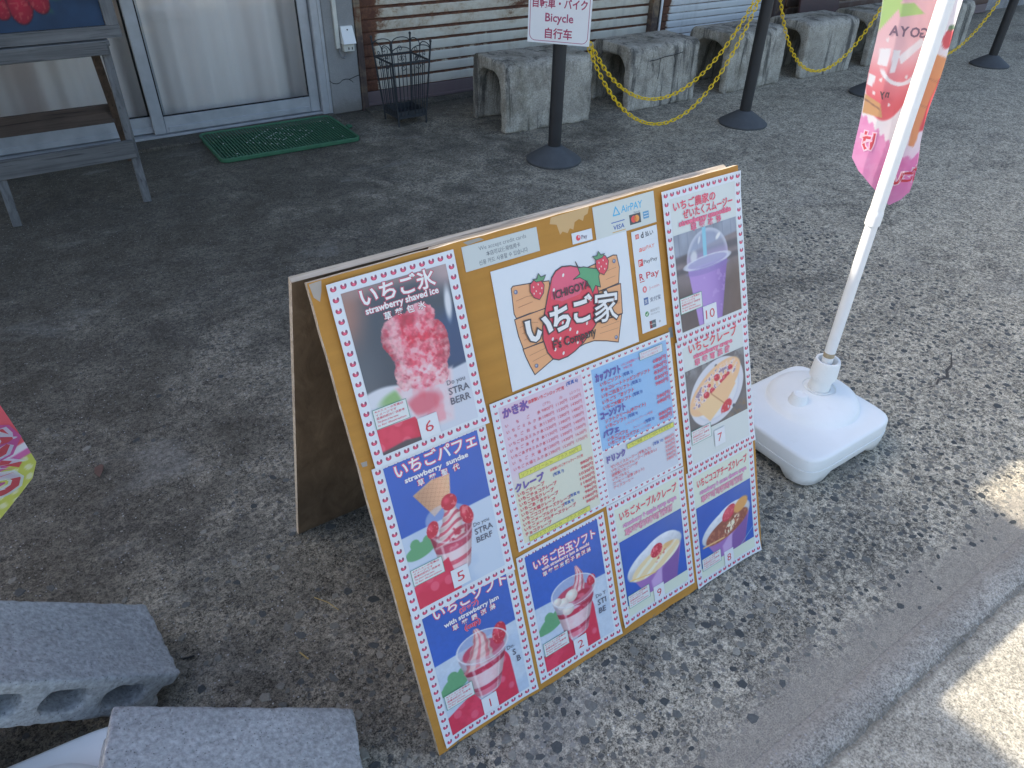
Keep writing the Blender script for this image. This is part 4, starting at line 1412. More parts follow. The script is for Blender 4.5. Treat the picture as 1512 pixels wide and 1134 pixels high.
NOTE = ['※メニューの写真は', 'イメージです', '菜單的照片僅供參考', 'The photo of the menu', 'is for illustration']
def note_box(p, x0, y0, x1, y1):
    p.rect(x0, y0, x1, y1, (212, 224, 234)); p.up()
    p.frame(x0, y0, x1, y1, 0.9, (70, 150, 130)); p.up()
    n = len(NOTE)
    for i, t in enumerate(NOTE):
        p.text(t, x0 + 4, y0 + 4.6 + (y1 - y0 - 4) * i / n * 0.98 + 1.2, 4.4, (208, 70, 100), 0.012, fit=(x1 - x0 - 9) * (0.98 if i % 2 == 0 else 0.72))
    p.up()
def number_box(p, t, x0, y0, x1, y1, size=27):
    p.rect(x0, y0, x1, y1, (214, 226, 242)); p.up()
    p.text(t, (x0 + x1) / 2, y1 - 9, size, (196, 40, 62), 0.0, fit=None if t == '1' else (x1 - x0) * (0.66 if len(t) > 1 else 0.42), align='C'); p.up()
def do_you(p, x, y, s=1.0, third='BERR', second='STRA'):
    c = (88, 92, 112)
    p.text('Do you', x, y, 12 * s, c, 0.0, rot=0.02); p.text(second, x, y + 18 * s, 17.5 * s, c, 0.012, rot=0.02); p.text(third, x, y + 36 * s, 17.5 * s, c, 0.012, rot=0.02)

# ---- food pictures
def cloth(c, pts, seed, dots=(224, 96, 128)):
    m = sst(-1, 1, c.cvx(pts))
    c.mix(m, (204, 34, 76))
    c.mix(m * sst(0.45, 0.7, fbm(c.X, c.Y, 30, seed)) * 0.5, (226, 70, 108))
    r = np.random.default_rng(seed)
    for _ in range(9):
        x = r.uniform(15, 170); y = r.uniform(195, 285)
        d = sst(1.15, 0.85, c.de(x, y, 8, 9))
        c.mix(m * d * 0.75, dots)
def leafy(c, pts):
    for (x, y, rx, ry, ro) in pts:
        c.ell(x, y, rx, ry, (92, 160, 118), 0.08, ro)

def paint6(X, Y):
    c = Cv(X, Y, (56, 66, 84))
    c.mix(sst(70, 20, X + 0.25 * Y - 10) * sst(140, 60, Y), (150, 112, 104))
    c.mix(sst(40, 20, Y) * 0.8, (150, 130, 132))
    c.mix(sst(130, 190, X) * sst(70, 30, Y), (168, 152, 160))
    c.mix(sst(120, 175, X) * sst(70, 110, Y) * sst(200, 170, Y) * 0.9, (36, 66, 118))
    c.ell(182, 78, 6, 26, (206, 216, 232), 0.5, 0.1)
    c.mix(sst(60, 150, Y) * sst(70, 20, X) * 0.5, (104, 112, 124))
    # white table
    c.ell(40, 222, 66, 48, (204, 214, 232), 0.06)
    c.mix(sst(-2, 3, c.half((100, 192), (210, 178)) ), (196, 208, 230))
    c.ell(58, 196, 24, 10, (132, 178, 120), 0.5, -0.2)
    # paper cup
    c.poly([(62, 180), (166, 180), (150, 268), (92, 268)], (214, 206, 222), 4)
    f = fbm(X, Y * 0.5, 16, 61)
    cup = sst(-3, 3, c.cvx([(66, 184), (160, 184), (146, 262), (96, 262)]))
    c.mix(cup * sst(0.45, 0.7, f) * 0.7, (226, 142, 162))
    c.mix(cup * sst(1.2, 0.6, c.de(104, 222, 34, 20)) * 0.75, (206, 74, 100))
    # shaved ice heap
    d = np.minimum.reduce([c.de(116, 122, 44, 50), c.de(118, 156, 46, 44), c.de(94, 92, 26, 20), c.de(130, 86, 26, 22), c.de(80, 106, 18, 30), c.de(152, 136, 17, 40), c.de(82, 168, 14, 26), c.de(140, 176, 20, 26)])
    d = d + (fbm(X, Y, 10, 5) - 0.5) * 0.34
    m = sst(1.05, 0.97, d)
    c.mix(m, (222, 142, 164))
    s = fbm(X, Y * 0.30, 17, 15); k = fbm(X, Y, 7, 25); k2 = fbm(X, Y, 13, 45)
    top = sst(215, 110, Y)
    c.mix(m * sst(0.34, 0.60, s) * top, (206, 40, 74))
    c.mix(m * sst(0.44, 0.62, k2) * (0.35 + 0.5 * sst(110, 200, Y)), (240, 196, 210))
    c.mix(m * sst(0.48, 0.66, k) * 0.45, (244, 206, 216))
    c.mix(m * sst(0.40, 0.28, k) * 0.45, (178, 34, 66))
    c.mix(m * sst(1.1, 0.4, c.de(110, 84, 20, 13)) * 0.85, (172, 28, 60))
    c.mix(m * sst(1.2, 0.2, c.de(84, 118, 14, 26)) * 0.4, (246, 216, 224))
    c.shade(0.84 + 0.30 * fbm(X, Y, 4.5, 33), m)
    c.shade(1.06 - 0.24 * np.clip((X - 116) / 54, -1, 1) ** 2, m)
    # polka-dot cloth
    cloth(c, [(10, 236), (84, 238), (104, 290), (10, 290)], 7)
    c.poly([(10, 276), (60, 270), (110, 278), (110, 300), (10, 300)], (74, 66, 78), 2)
    return c.I
def blue_scene(X, Y, seed, hor=(18, 137, 192, 132)):
    c = Cv(X, Y, (38, 92, 196))
    c.mix(sst(40, 190, X) * 0.35, (74, 104, 196))
    c.shade(0.93 + 0.12 * fbm(X, Y, 60, seed))
    t = sst(-1.2, 1.2, c.half((hor[2], hor[3]), (hor[0], hor[1])) * -1)
    c.mix(t, (190, 210, 236))
    c.mix(t * sst(0.4, 0.7, fbm(X, Y, 55, seed + 3)) * 0.6, (166, 192, 228))
    return c
def swirl(c, cx, y0, y1, w, seed, pink=(224, 116, 142), white=(238, 214, 226), n=5, mode='ribs'):
    """soft ice twist: bands that narrow to a tip"""
    t = np.clip((c.Y - y0) / (y1 - y0), 0, 1)
    half = w * (0.10 + 0.90 * t ** 0.85) * (1 + 0.07 * np.cos(t * n * 2 * math.pi))
    lean = 5 * np.sin(t * 5.0)
    u = (c.X - cx - lean) / np.maximum(half, 0.5)
    m = sst(1.06, 0.94, np.abs(u)) * sst(y0 - 1, y0 + 3, c.Y) * sst(y1 + 4, y1 - 4, c.Y)
    c.mix(m, white)
    st = np.sin(8.5 * u + 2.2 * t + 0.8) if mode == 'ribs' else np.sin(2 * math.pi * n * t + 2.4 * u + 1.0 * np.sin(3 * u))
    c.mix(m * sst(-0.1, 0.7, st) * 0.85, pink)
    c.shade(1.0 - 0.22 * u * u - 0.10 * np.clip(np.cos(t * n * 2 * math.pi + u * 1.4), 0, 1), m)
    return m
def cup_body(c, rim, ry, top, bot, wb, cx, col, seed):
    c.poly([(cx - rim * 0.92, top), (cx + rim * 0.92, top), (cx + wb, bot), (cx - wb, bot)], col, 1.5)
    c.ell(cx, bot, wb, 7, col, 0.1)
def strawberry(c, x, y, rx, ry, rot=0.0, seed=1):
    m = sst(1.06, 0.94, c.de(x, y, rx, ry, rot))
    c.mix(m, (188, 28, 60))
    c.mix(m * sst(1.0, 0.2, c.de(x - rx * 0.3, y - ry * 0.3, rx * 0.6, ry * 0.6)) * 0.75, (228, 84, 112))
    c.mix(m * sst(0.66, 0.78, vnoise(c.X, c.Y, 3.6, seed)) * 0.5, (240, 170, 170))

def paint5(X, Y):
    c = blue_scene(X, Y, 50)
    leafy(c, [(46, 172, 30, 14, -0.15), (38, 158, 9, 10, 0.3), (62, 160, 10, 10, -0.3)])
    # wafer wedge
    pts = [(55, 72), (92, 58), (126, 60), (118, 104), (83, 124)]
    w = sst(-1, 1, c.cvx(pts))
    c.mix(w, (214, 170, 140))
    a = np.abs(np.sin((X * 0.9 + Y * 0.42) * 0.42)) ; b_ = np.abs(np.sin((X * 0.35 - Y * 0.94) * 0.42))
    c.mix(w * sst(0.25, 0.0, np.minimum(a, b_)) * 0.65, (176, 120, 92))
    c.mix(w * sst(5, 0, np.abs(c.half((55, 72), (92, 58)))) * 0.5, (232, 200, 170)); c.shade(0.86 + 0.26 * sst(60, 126, X), w)
    # cup
    c.ell(108, 142, 46, 30, (190, 200, 226), 0.05, 0.42, 0.55)
    tumbler(c, 108, 150, 238, 43, 27, -6, [(166, 12, (170, 36, 74)), (184, 6, (190, 70, 104)), (200, 8, (228, 204, 216)), (213, 4, (200, 84, 112)), (224, 6, (222, 186, 200))], 61)
    strawberry(c, 74, 146, 11, 16, 0.4, 3); strawberry(c, 140, 146, 12, 20, -0.3, 4)
    swirl(c, 108, 102, 184, 31, 3, (216, 76, 110), (240, 220, 226), 5, 'layers')
    c.mix(sst(1.1, 0.8, c.de(106, 172, 30, 14)) * sst(0.42, 0.6, fbm(X, Y, 13, 77)) * 0.85, (176, 24, 60))
    strawberry(c, 114, 110, 15, 15, 0.5, 5)
    c.mix(sst(1.6, 0.4, np.abs(c.de(108, 150, 44, 34, 0.42) - 1) * 20) * sst(150, 175, Y) * 0.6, (226, 226, 240))
    cloth(c, [(10, 236), (90, 208), (104, 290), (10, 290)], 17)
    return c.I
def tumbler(c, cx, y0, y1, w0, w1, lean, bands, seed, op=0.92):
    """tapered clear cup wall between rim height y0 and base y1; bands: (y, half width, colour)"""
    t = np.clip((c.Y - y0) / (y1 - y0), 0, 1.1)
    half = w0 + (w1 - w0) * t
    u = (c.X - cx - lean * t) / half
    sag = 11 * np.sqrt(np.clip(1 - u * u, 0, 1))
    yc = c.Y - sag + 0.10 * (c.X - cx) * 0
    m = sst(1.03, 0.97, np.abs(u)) * sst(y0 - 2, y0 + 2, c.Y) * sst(y1 + 1.5, y1 - 1.5, yc)
    c.mix(m * op, (206, 190, 212))
    for (yb, hw, col) in bands:
        c.mix(m * sst(hw + 2, hw - 1, np.abs(yc - yb)), col)
    f = fbm(c.X, c.Y, 11, seed)
    c.mix(m * sst(0.55, 0.75, f) * 0.35, (238, 222, 232))
    c.shade(1.05 - 0.30 * u * u, m)
    c.mix(m * sst(0.10, 0.03, np.abs(u + 0.62)) * 0.5, (240, 240, 250))
    c.mix(m * sst(0.06, 0.02, np.abs(u - 0.74)) * 0.35, (240, 240, 250))
    return m
def cup_scene(X, Y, seed, cx, tilt, mochi):
    c = blue_scene(X, Y, seed, (18, 122, 192, 118) if not mochi else (18, 128, 192, 136))
    leafy(c, [(52, 176, 34, 17, -0.28), (46, 162, 11, 11, 0.2), (68, 162, 11, 10, -0.2), (30, 184, 16, 10, -0.2)])
    # red dotted cone standing behind
    bx = 138 if not mochi else 126
    c.ell(bx, 196, 27, 36, (206, 36, 76), 0.04); c.poly([(bx - 26, 196), (bx + 27, 196), (bx + 30, 292), (bx - 22, 292)], (206, 36, 76), 1)
    for (x, y) in ((bx + 12, 186), (bx + 2, 228), (bx + 18, 252)):
        c.ell(x, y, 6, 7, (226, 116, 148), 0.4, 0, 0.7)
    R_ = tilt
    inner = sst(1.02, 0.98, c.de(cx, 134, 54, 33, R_))
    c.mix(inner * 0.80, (176, 190, 222)); c.mix(inner * sst(120, 150, Y) * 0.5, (200, 150, 180))
    tumbler(c, cx, 138, 232, 53, 27, -8, [(150, 8, (206, 200, 224)), (171, 5.5, (180, 30, 72)), (192, 14, (226, 196, 210)), (212, 4, (190, 44, 84)), (222, 5, (212, 120, 148))], seed + 3)
    c.mix(sst(1.04, 0.94, c.de(cx, 146, 45, 24, R_)) * 0.92, (186, 52, 88))
    c.mix(sst(1.0, 0.3, c.de(cx - 14, 150, 30, 14, R_)) * 0.5, (220, 120, 146))
    if mochi:
        swirl(c, cx + 12, 82, 152, 21, seed, (214, 92, 122), (238, 210, 222), 3)
        strawberry(c, cx + 44, 132, 11, 13, 0.2, 8)
        c.ell(cx + 20, 160, 24, 18, (170, 28, 64), 0.12, 0.3); c.ell(cx + 14, 154, 9, 5, (226, 120, 146), 0.5, 0.3, 0.7)
        for (x, y, r) in ((cx - 8, 142, 15), (cx - 30, 150, 14), (cx - 20, 168, 14), (cx - 42, 140, 10)):
            m = sst(1.08, 0.92, c.de(x, y, r, r * 0.92))
            c.mix(m, (236, 230, 230)); c.shade(1.06 - 0.26 * c.de(x - 3, y - 5, r * 1.5, r * 1.5), m)
    else:
        strawberry(c, cx + 38, 126, 15, 23, 0.25, 8)
        swirl(c, cx - 8, 90, 172, 33, seed, (226, 124, 142), (240, 210, 216), 4)
    # near lip of the clear cup
    d = c.de(cx, 134, 54, 33, R_)
    c.mix(sst(0.05, 0.012, np.abs(d - 1.0)) * 0.9, (216, 224, 240))
    c.mix(sst(0.03, 0.008, np.abs(c.de(cx, 138, 54, 33, R_) - 0.98)) * sst(134, 150, Y) * 0.6, (190, 200, 228))
    front = sst(1.02, 0.96, d) * sst(0.86, 0.97, c.de(cx, 128, 54, 33, R_)) * sst(140, 158, Y)
    c.mix(front * 0.45, (206, 212, 232))
    cloth(c, [(10, 244), (76, 218), (112, 292), (10, 292)], seed + 5)
    c.shade(0.96 + 0.08 * fbm(X, Y, 5, seed + 90))
    return c.I
def crepe_wrap(X, Y, seed, kind):
    c = Cv(X, Y, (30, 84, 188))
    c.mix(sst(95, 150, Y) * sst(0, 90, X) * 0.0 + sst(60, 180, X) * sst(200, 95, Y) * 0.55, (92, 112, 184))
    c.shade(0.95 + 0.1 * fbm(X, Y, 40, seed))
    # paper sleeve: pointed cone below, pale lip behind
    c.poly([(32, 184), (182, 172), (158, 262), (78, 262)], (150, 108, 186), 1.5)
    c.poly([(120, 214), (178, 170), (160, 262), (96, 262)], (122, 84, 164), 2)
    c.poly([(88, 226), (122, 200), (116, 262), (92, 262)], (186, 160, 220), 3)
    lip = np.minimum(c.de(106, 172, 80, 35, -0.20), c.de(122, 162, 58, 32, -0.16))
    lm = sst(1.05, 0.97, lip)
    c.mix(lm, (214, 224, 240)); c.shade(0.80 + 0.26 * sst(205, 130, Y + 0.2 * X - 20), lm); c.shade(0.93 + 0.12 * fbm(X, Y, 9, seed + 4), lm)
    m = sst(1.05, 0.95, c.de(108, 183, 71, 25, -0.19))
    if kind == 9:
        c.mix(m, (232, 212, 172)); s = np.sin((X * 0.5 + Y * 0.9) * 0.28 + 2 * fbm(X, Y, 30, 3))
        c.mix(m * sst(0.0, 0.8, s) * 0.8, (240, 236, 232))
        c.mix(m * sst(1.0, 0.4, c.de(150, 156, 26, 16, -0.5)) * 0.6, (206, 160, 96))
        strawberry(c, 112, 160, 18, 14, -0.5, 9)
        c.mix(sst(1.1, 0.7, c.de(122, 178, 20, 6, -0.6)) * sst(0.5, 0.65, fbm(X, Y, 6, 4)) * 0.8, (196, 70, 70))
        c.mix(sst(2.2, 0.6, np.abs(c.half((30, 196), (100, 210)))) * sst(28, 34, X) * sst(110, 96, X), (226, 196, 120))
    else:
        c.mix(m, (140, 76, 60)); k = fbm(X, Y, 8, 21)
        c.mix(m * sst(0.50, 0.62, k) * 0.8, (176, 112, 86))
        c.mix(m * sst(1.1, 0.7, c.de(122, 184, 34, 13, -0.55)) * sst(0.46, 0.60, fbm(X * 1.4, Y, 7, 31)), (240, 226, 206))
        strawberry(c, 116, 150, 24, 15, -0.55, 12); c.ell(116, 150, 22, 13, (214, 110, 124), 0.4, -0.55, 0.5)
        c.mix(sst(1.1, 0.8, c.de(156, 146, 26, 16, -0.4)), (214, 160, 92))
        c.mix(sst(3, 1, np.abs(c.half((34, 200), (96, 204)) - 2)) * sst(24, 30, X) * sst(104, 92, X), (222, 182, 130))
        c.mix(sst(1.5, 0.5, np.abs(c.half((150, 250), (192, 222)))) * 0.8, (140, 190, 220))
    return c.I
def paint7(X, Y):
    c = Cv(X, Y, (96, 96, 104))
    c.shade(0.75 + 0.5 * fbm(X, Y, 26, 71))
    c.mix(sst(0.45, 0.7, fbm(X, Y, 12, 75)) * sst(100, 70, Y) * 0.6, (150, 160, 170))
    c.mix(sst(90, 192, X) * sst(170, 200, Y) * sst(0.4, 0.7, fbm(X, Y, 8, 79)), (120, 104, 84))
    c.ell(104, 140, 84, 68, (204, 212, 230), 0.02, -0.4); c.ell(104, 142, 70, 56, (190, 200, 224), 0.05, -0.4)
    c.ell(104, 143, 66, 52, (212, 220, 234), 0.05, -0.4)
    for (x, y) in ((106, 84), (150, 190), (48, 168)):
        c.ell(x, y, 4, 4, (60, 74, 96), 0.4)
    # crepe: fan with cream and berries along the rim
    fan = sst(1.04, 0.97, c.de(100, 128, 84, 40, -0.42))
    c.mix(fan, (226, 188, 150))
    k = fbm(X, Y, 7, 91)
    cr = sst(1.05, 0.9, c.de(100, 122, 76, 27, -0.42))
    c.mix(cr * sst(0.35, 0.6, k), (226, 222, 236)); c.mix(cr * sst(0.56, 0.66, k) * 0.8, (120, 104, 140))
    for (x, y, r) in ((106, 110, 9), (130, 118, 9), (72, 138, 9), (90, 134, 8), (148, 100, 7), (118, 122, 5), (82, 120, 5), (140, 112, 5)):
        strawberry(c, x, y, r, r * 0.85, 0.3, int(x))
    c.poly([(84, 140), (150, 112), (160, 142), (124, 178)], (228, 190, 150), 2)
    c.poly([(42, 160), (92, 140), (124, 172), (76, 200)], (232, 198, 156), 2)
    c.mix(sst(3, 0, np.abs(c.half((84, 138), (126, 178)))) * sst(80, 88, X) * sst(128, 120, X) * 0.7, (168, 116, 80))
    c.mix(sst(1.1, 0.8, c.de(128, 184, 20, 13, -0.6)) * sst(0.3, 0.45, fbm(X, Y, 9, 97)), (196, 40, 62))
    return c.I
def paint10(X, Y):
    c = Cv(X, Y, (134, 146, 170))
    c.mix(sst(2.0, 0.8, np.abs(((X + 6) % 24) - 12) - 0) * 0.35, (100, 112, 138))
    c.mix(sst(118, 124, Y + 0.10 * X - 12) , (120, 112, 122))
    c.mix(sst(124, 132, Y) * sst(148, 138, Y) * 0.8, (72, 70, 84))
    c.mix(sst(150, 156, Y) * sst(168, 160, Y) * 0.8, (70, 68, 84))
    c.mix(sst(175, 215, Y), (88, 78, 84))
    c.mix(sst(120, 190, X) * sst(150, 200, Y) * 0.6, (104, 84, 78))
    c.shade(0.86 + 0.28 * fbm(X, Y * 0.5, 22, 101))
    # dome lid
    dome = sst(1.03, 0.97, c.de(104, 146, 57, 56)) * sst(162, 156, Y)
    c.mix(dome * 0.62, (150, 166, 206)); c.mix(dome * sst(0.82, 0.97, c.de(104, 146, 57, 56)) * 0.6, (206, 216, 236))
    c.mix(dome * sst(126, 142, Y) * 0.55, (168, 150, 206))
    c.poly([(94, 80), (104, 80), (102, 146), (92, 146)], (128, 196, 228), 1.2)
    c.ell(66, 138, 9, 12, (214, 226, 240), 0.4, 0.2, 0.8); c.ell(136, 112, 8, 4, (226, 234, 244), 0.4, -0.7, 0.9); c.ell(84, 108, 3, 8, (220, 230, 242), 0.4, 0.4, 0.7)
    # cup
    m = sst(-1.5, 1.5, c.cvx([(48, 158), (158, 158), (132, 278), (66, 278)]))
    c.mix(m, (146, 116, 200)); u = (X - 103) / 55
    c.mix(m * sst(0.9, -0.4, u) * 0.7, (178, 150, 226)); c.mix(m * sst(0.2, 0.9, u) * 0.6, (114, 84, 168))
    c.mix(m * sst(0.62, 0.72, fbm(X, Y, 13, 111)) * 0.3, (198, 178, 236))
    rim = sst(1.05, 0.95, c.de(103, 156, 62, 12)); c.mix(rim * 0.8, (160, 166, 214)); c.mix(sst(0.16, 0.05, np.abs(c.de(103, 154, 61, 11) - 1)) * 0.8, (206, 216, 240))
    c.mix(sst(1.1, 0.9, c.de(103, 168, 60, 10)) * sst(160, 166, Y) * 0.5, (122, 112, 186))
    return c.I

WHT = (232, 236, 246)
def title(p, t, x0, x1, y, size, col=WHT, edge=(216, 60, 104), bold=0.022, w=1.3):
    p.up(); p.text(t, x0, y, size, col, bold, fit=x1 - x0, outline=(w, edge)); p.up()

TL = {'6': (0.0, 0.0), '5': (-5.5, 299.5 - 3), '1': (-7.0, 580.5), '2': (210.7, 576.0), '9': (429.8, 568.7), '10': (652.0, 2.0), '7': (651.0, 297.0), '8': (647.0, 591.5)}
ZO = {'1': 0.4, '5': 3.0, '6': 5.6, '2': 0.4, '9': 0.4, '8': 0.4, '7': 3.0, '10': 5.6}
RZ = {'1': 0.003, '5': 0.004, '6': 0.0, '2': 0.0, '9': 0.0, '10': 0.0, '7': 0.0, '8': -0.002}
PLAB = {'6': 'poster of red shaved ice numbered 6', '5': 'poster of strawberry sundae with wafer numbered 5', '1': 'poster of soft ice cup numbered 1', '2': 'poster of soft ice with mochi numbered 2',
        '9': 'poster of maple crepe numbered 9', '8': 'poster of cocoa cheese crepe numbered 8', '7': 'poster of crepe on a plate numbered 7', '10': 'poster of purple smoothie numbered 10'}
CURL = {'1': [(0, 1, 5.0, 60), (1, 1, 2.5, 50)], '5': [(0, 1, 3.5, 55), (1, 1, 2.0, 40)], '6': [(0, 0, 3.0, 50), (1, 1, 4.0, 60), (0, 1, 2.0, 50)], '2': [(1, 1, 4.5, 60), (0, 0, 2.0, 45)],
        '9': [(0, 1, 4.0, 60), (1, 0, 2.5, 50)], '8': [(1, 1, 6.0, 70), (0, 1, 2.5, 45)], '7': [(1, 1, 3.0, 50)], '10': [(1, 0, 4.0, 55), (0, 1, 3.0, 50)]}
PR = {}
for k in ('1', '5', '6', '2', '9', '8', '7', '10'):
    o, p = sheet_part('poster', TL[k][0], TL[k][1], 210, 297, ZO[k], RZ[k], curl=CURL[k])
    o['label'] = PLAB[k]
    PR[k] = (o, p)
    if k in ('9', '8', '7', '10'):
        p.raster(17, 17, 193, 280, 8, lambda X, Y, k=k: Cv(X, Y, (206, 222, 214) if k in ('9', '8') else (202, 216, 224)).I); p.up(0.25)
    berry_border(p, 210, 297, 13, 18); p.h += 0.3
RS = 1.45
o, p = PR['6']
p.raster(18, 18, 192, 280, RS, paint6)
title(p, 'いちご氷', 46, 168, 44, 31, edge=(190, 60, 96)); p.text('strawberry shaved ice', 48, 58, 14, WHT, 0.03, fit=122, outline=(0.9, (190, 60, 96)))
p.up()
for i, ch in enumerate('草莓包氷'): p.text(ch, 74 + 19 * i, 74, 13, WHT, 0.02, outline=(0.7, (190, 60, 96)))
p.up()
do_you(p, 150, 208, 0.95)
p.up(); note_box(p, 18, 203, 76, 236); number_box(p, '6', 86, 243, 121, 280)
o, p = PR['5']
p.raster(18, 6, 192, 278, RS, paint5)
title(p, 'いちごパフェ', 36, 186, 30, 27); p.text('strawberry  sundae', 48, 45, 13, WHT, 0.03, fit=118, outline=(0.6, (120, 90, 170))); p.up()
for i, ch in enumerate('草莓聖代'): p.text(ch, 68 + 22 * i, 59, 12.5, WHT, 0.02, outline=(0.7, (216, 60, 104)))
p.up(); do_you(p, 148, 176, 0.9, 'BERF')
p.up(); note_box(p, 18, 199, 78, 231); number_box(p, '5', 87, 236, 121, 272)
o, p = PR['1']
p.raster(18, 8, 192, 280, RS, lambda X, Y: cup_scene(X, Y, 20, 116, 0.22, False))
title(p, 'いちごソフト', 40, 190, 31, 26); p.text('(カップ)', 88, 43, 11, RED, 0.03, outline=(0.6, (232, 150, 190))); p.up()
p.text('with strawberry jam', 54, 56, 13.5, WHT, 0.03, fit=113, outline=(0.6, (120, 90, 170))); p.up()
for i, ch in enumerate('草莓霜淇淋'): p.text(ch, 68 + 19.5 * i, 70, 12, WHT, 0.02, outline=(0.7, (216, 60, 104)))
p.up(); p.text('(cup)', 90, 82, 14, RED, 0.03, fit=32, outline=(0.6, (232, 150, 190))); p.up()
p.text('Do.', 162, 172, 12, (88, 92, 112), 0.0); p.text('S', 172, 190, 18, (88, 92, 112), 0.012); p.text('B', 178, 208, 18, (88, 92, 112), 0.012)
p.up(); note_box(p, 20, 190, 79, 222); number_box(p, '1', 88, 242, 121, 278)
o, p = PR['2']
p.raster(18, 8, 192, 280, RS, lambda X, Y: cup_scene(X, Y, 31, 112, 0.16, True))
title(p, 'いちご白玉ソフト', 34, 182, 43, 22); p.text('with strawberry jam & mochi', 50, 54, 10, WHT, 0.03, fit=114, outline=(0.5, (216, 60, 104))); p.up()
for i, ch in enumerate('草莓糯米糰子霜淇淋'): p.text(ch, 50 + 13.2 * i, 67, 10.5, WHT, 0.02, outline=(0.6, (216, 60, 104)))
p.up(); p.text('Do Y', 160, 180, 12, (88, 92, 112), 0.0, rot=0.04); p.text('STI', 162, 199, 18, (88, 92, 112), 0.012, rot=0.04); p.text('BE', 162, 219, 18, (88, 92, 112), 0.012, rot=0.04)
p.up(); note_box(p, 20, 211, 80, 243); number_box(p, '2', 89, 243, 122, 279)
for k, tt, en, cj, pos in (('9', 'いちごメープルクレープ', 'strawberry & maple syrup crepe', '草莓楓糖可麗餅', 0), ('8', 'いちごココアチーズクレープ', 'strawberry & cocoa cheese crepe', '草莓可可起司可麗餅', 0)):
    o, p = PR[k]
    p.raster(18, 94, 192, 252, RS, lambda X, Y, k=k: crepe_wrap(X, Y, 200 + int(k), int(k)))
    p.up(); p.text(tt, 28, 46, 22, (214, 60, 84), 0.014, fit=158, outline=(0.5, (232, 170, 190)))
    p.up(); p.text(en, 34, 66, 15, (220, 180, 222), 0.0, fit=148, outline=(0.9, (196, 120, 180)))
    p.up(); p.text(cj, 36, 86, 17, (224, 176, 206), 0.0, fit=134, outline=(0.8, (206, 104, 150)))
    p.up(); note_box(p, 20, 228, 80, 260); number_box(p, k, 90, 244, 120, 282)
o, p = PR['7']
p.raster(18, 68, 192, 214, RS, paint7)
p.up(); p.text('いちごクレープ', 34, 33, 24, (214, 60, 78), 0.012, fit=140, outline=(0.5, (232, 170, 186)))
p.up(); p.text('strawberry crepe', 46, 47, 13, (226, 150, 186), 0.0, fit=112, outline=(1.0, (222, 84, 130)))
p.up()
for i, ch in enumerate('草莓可麗餅'): p.text(ch, 48 + 22 * i, 63, 14, (226, 150, 186), 0.0, outline=(1.0, (222, 84, 130)))
p.up(); note_box(p, 18, 202, 76, 234); number_box(p, '7', 84, 226, 116, 264)
o, p = PR['10']
p.raster(18, 86, 190, 278, RS, paint10)
p.up(); p.text('いちご農家の', 25, 40, 19, (214, 50, 84), 0.014, fit=112, outline=(0.5, (232, 160, 186)))
p.up(); p.text('ぜいたくスムージー', 48, 59, 19, (208, 44, 76), 0.014, fit=135, outline=(0.5, (232, 160, 186)))
p.up(); p.text('strawberry smoothie', 36, 71, 13, (226, 130, 170), 0.0, fit=140, outline=(1.1, (218, 70, 120)))
p.up()
for i, ch in enumerate('草莓冰沙'): p.text(ch, 66 + 23 * i, 85, 14, (226, 130, 170), 0.0, outline=(1.0, (218, 70, 120)))
p.up(); note_box(p, 18, 209, 78, 241); number_box(p, '10', 78, 242, 116, 279, 27)
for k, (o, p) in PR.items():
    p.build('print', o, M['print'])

# ---- the price list (two pages on one sheet)
o, p = sheet_part('price_list', 219.6, 269.0, 420, 297, 2.6, 0.0015)
o['label'] = 'price list with pink, yellow and blue fields'
def pink_page(X, Y):
    t = sst(120, 170, Y + 0.25 * (X - 100))
    c = Cv(X, Y, (208, 196, 222)); c.mix(t, (204, 214, 206)); c.mix(t * sst(140, 40, X) * 0.5, (214, 220, 200))
    return c.I
p.raster(15, 12, 196, 286, 6, pink_page)
p.raster(219, 12, 408, 180, 8, lambda X, Y: Cv(X, Y, (138, 188, 240)).mix(sst(330, 400, X) * 0.4, (150, 184, 226)).I)
p.rect(219, 184, 408, 286, (194, 208, 230))
p.up(0.2)
for i in range(14):
    for (yy) in (6.5, 290.5): berry_icon(p, 9 + (201 - 9) * i / 13, yy, 0.62); berry_icon(p, 213 + (411 - 213) * i / 13, yy, 0.62)
for j in range(1, 21):
    yy = 6.5 + 284 * j / 21
    for xx in (9, 201, 213, 411): berry_icon(p, xx, yy, 0.62)
for i in range(1, 13): berry_icon(p, 213 + (411 - 213) * i / 13, 180.5, 0.62)
p.up(0.25)
PUR = (96, 82, 168); BLU = (58, 98, 186); R2 = (206, 58, 92); R3 = (214, 96, 120)
p.text('かき氷', 22, 33, 19, PUR, 0.035, fit=52, outline=(0.7, (176, 90, 160)))
p.up(); p.text('自家製いちごシロップ使用', 76, 26, 7.5, (216, 66, 84), 0.02, fit=78); p.text('(写真 6)', 160, 22, 8, BLU, 0.03)
kak = ['いちご氷', 'いちごミルク氷', 'いちご白玉氷', 'いちご白玉ミルク氷', 'いちごあずき氷', 'いちごあずきミルク氷', 'いちご大福氷', 'いちご大福ミルク氷']
kp = [(980, 1130, 1250), (1080, 1230, 1430), (1130, 1280, 1480), (1230, 1380, 1580), (1130, 1280, 1480), (1230, 1380, 1580), (1280, 1430, 1630), (1380, 1530, 1730)]
for i, hd in enumerate(('(プチ)', '(S)', '(ふつう)')): p.text(hd, 112 + 32 * i, 41, 6.5, R3, 0.0, align='C')
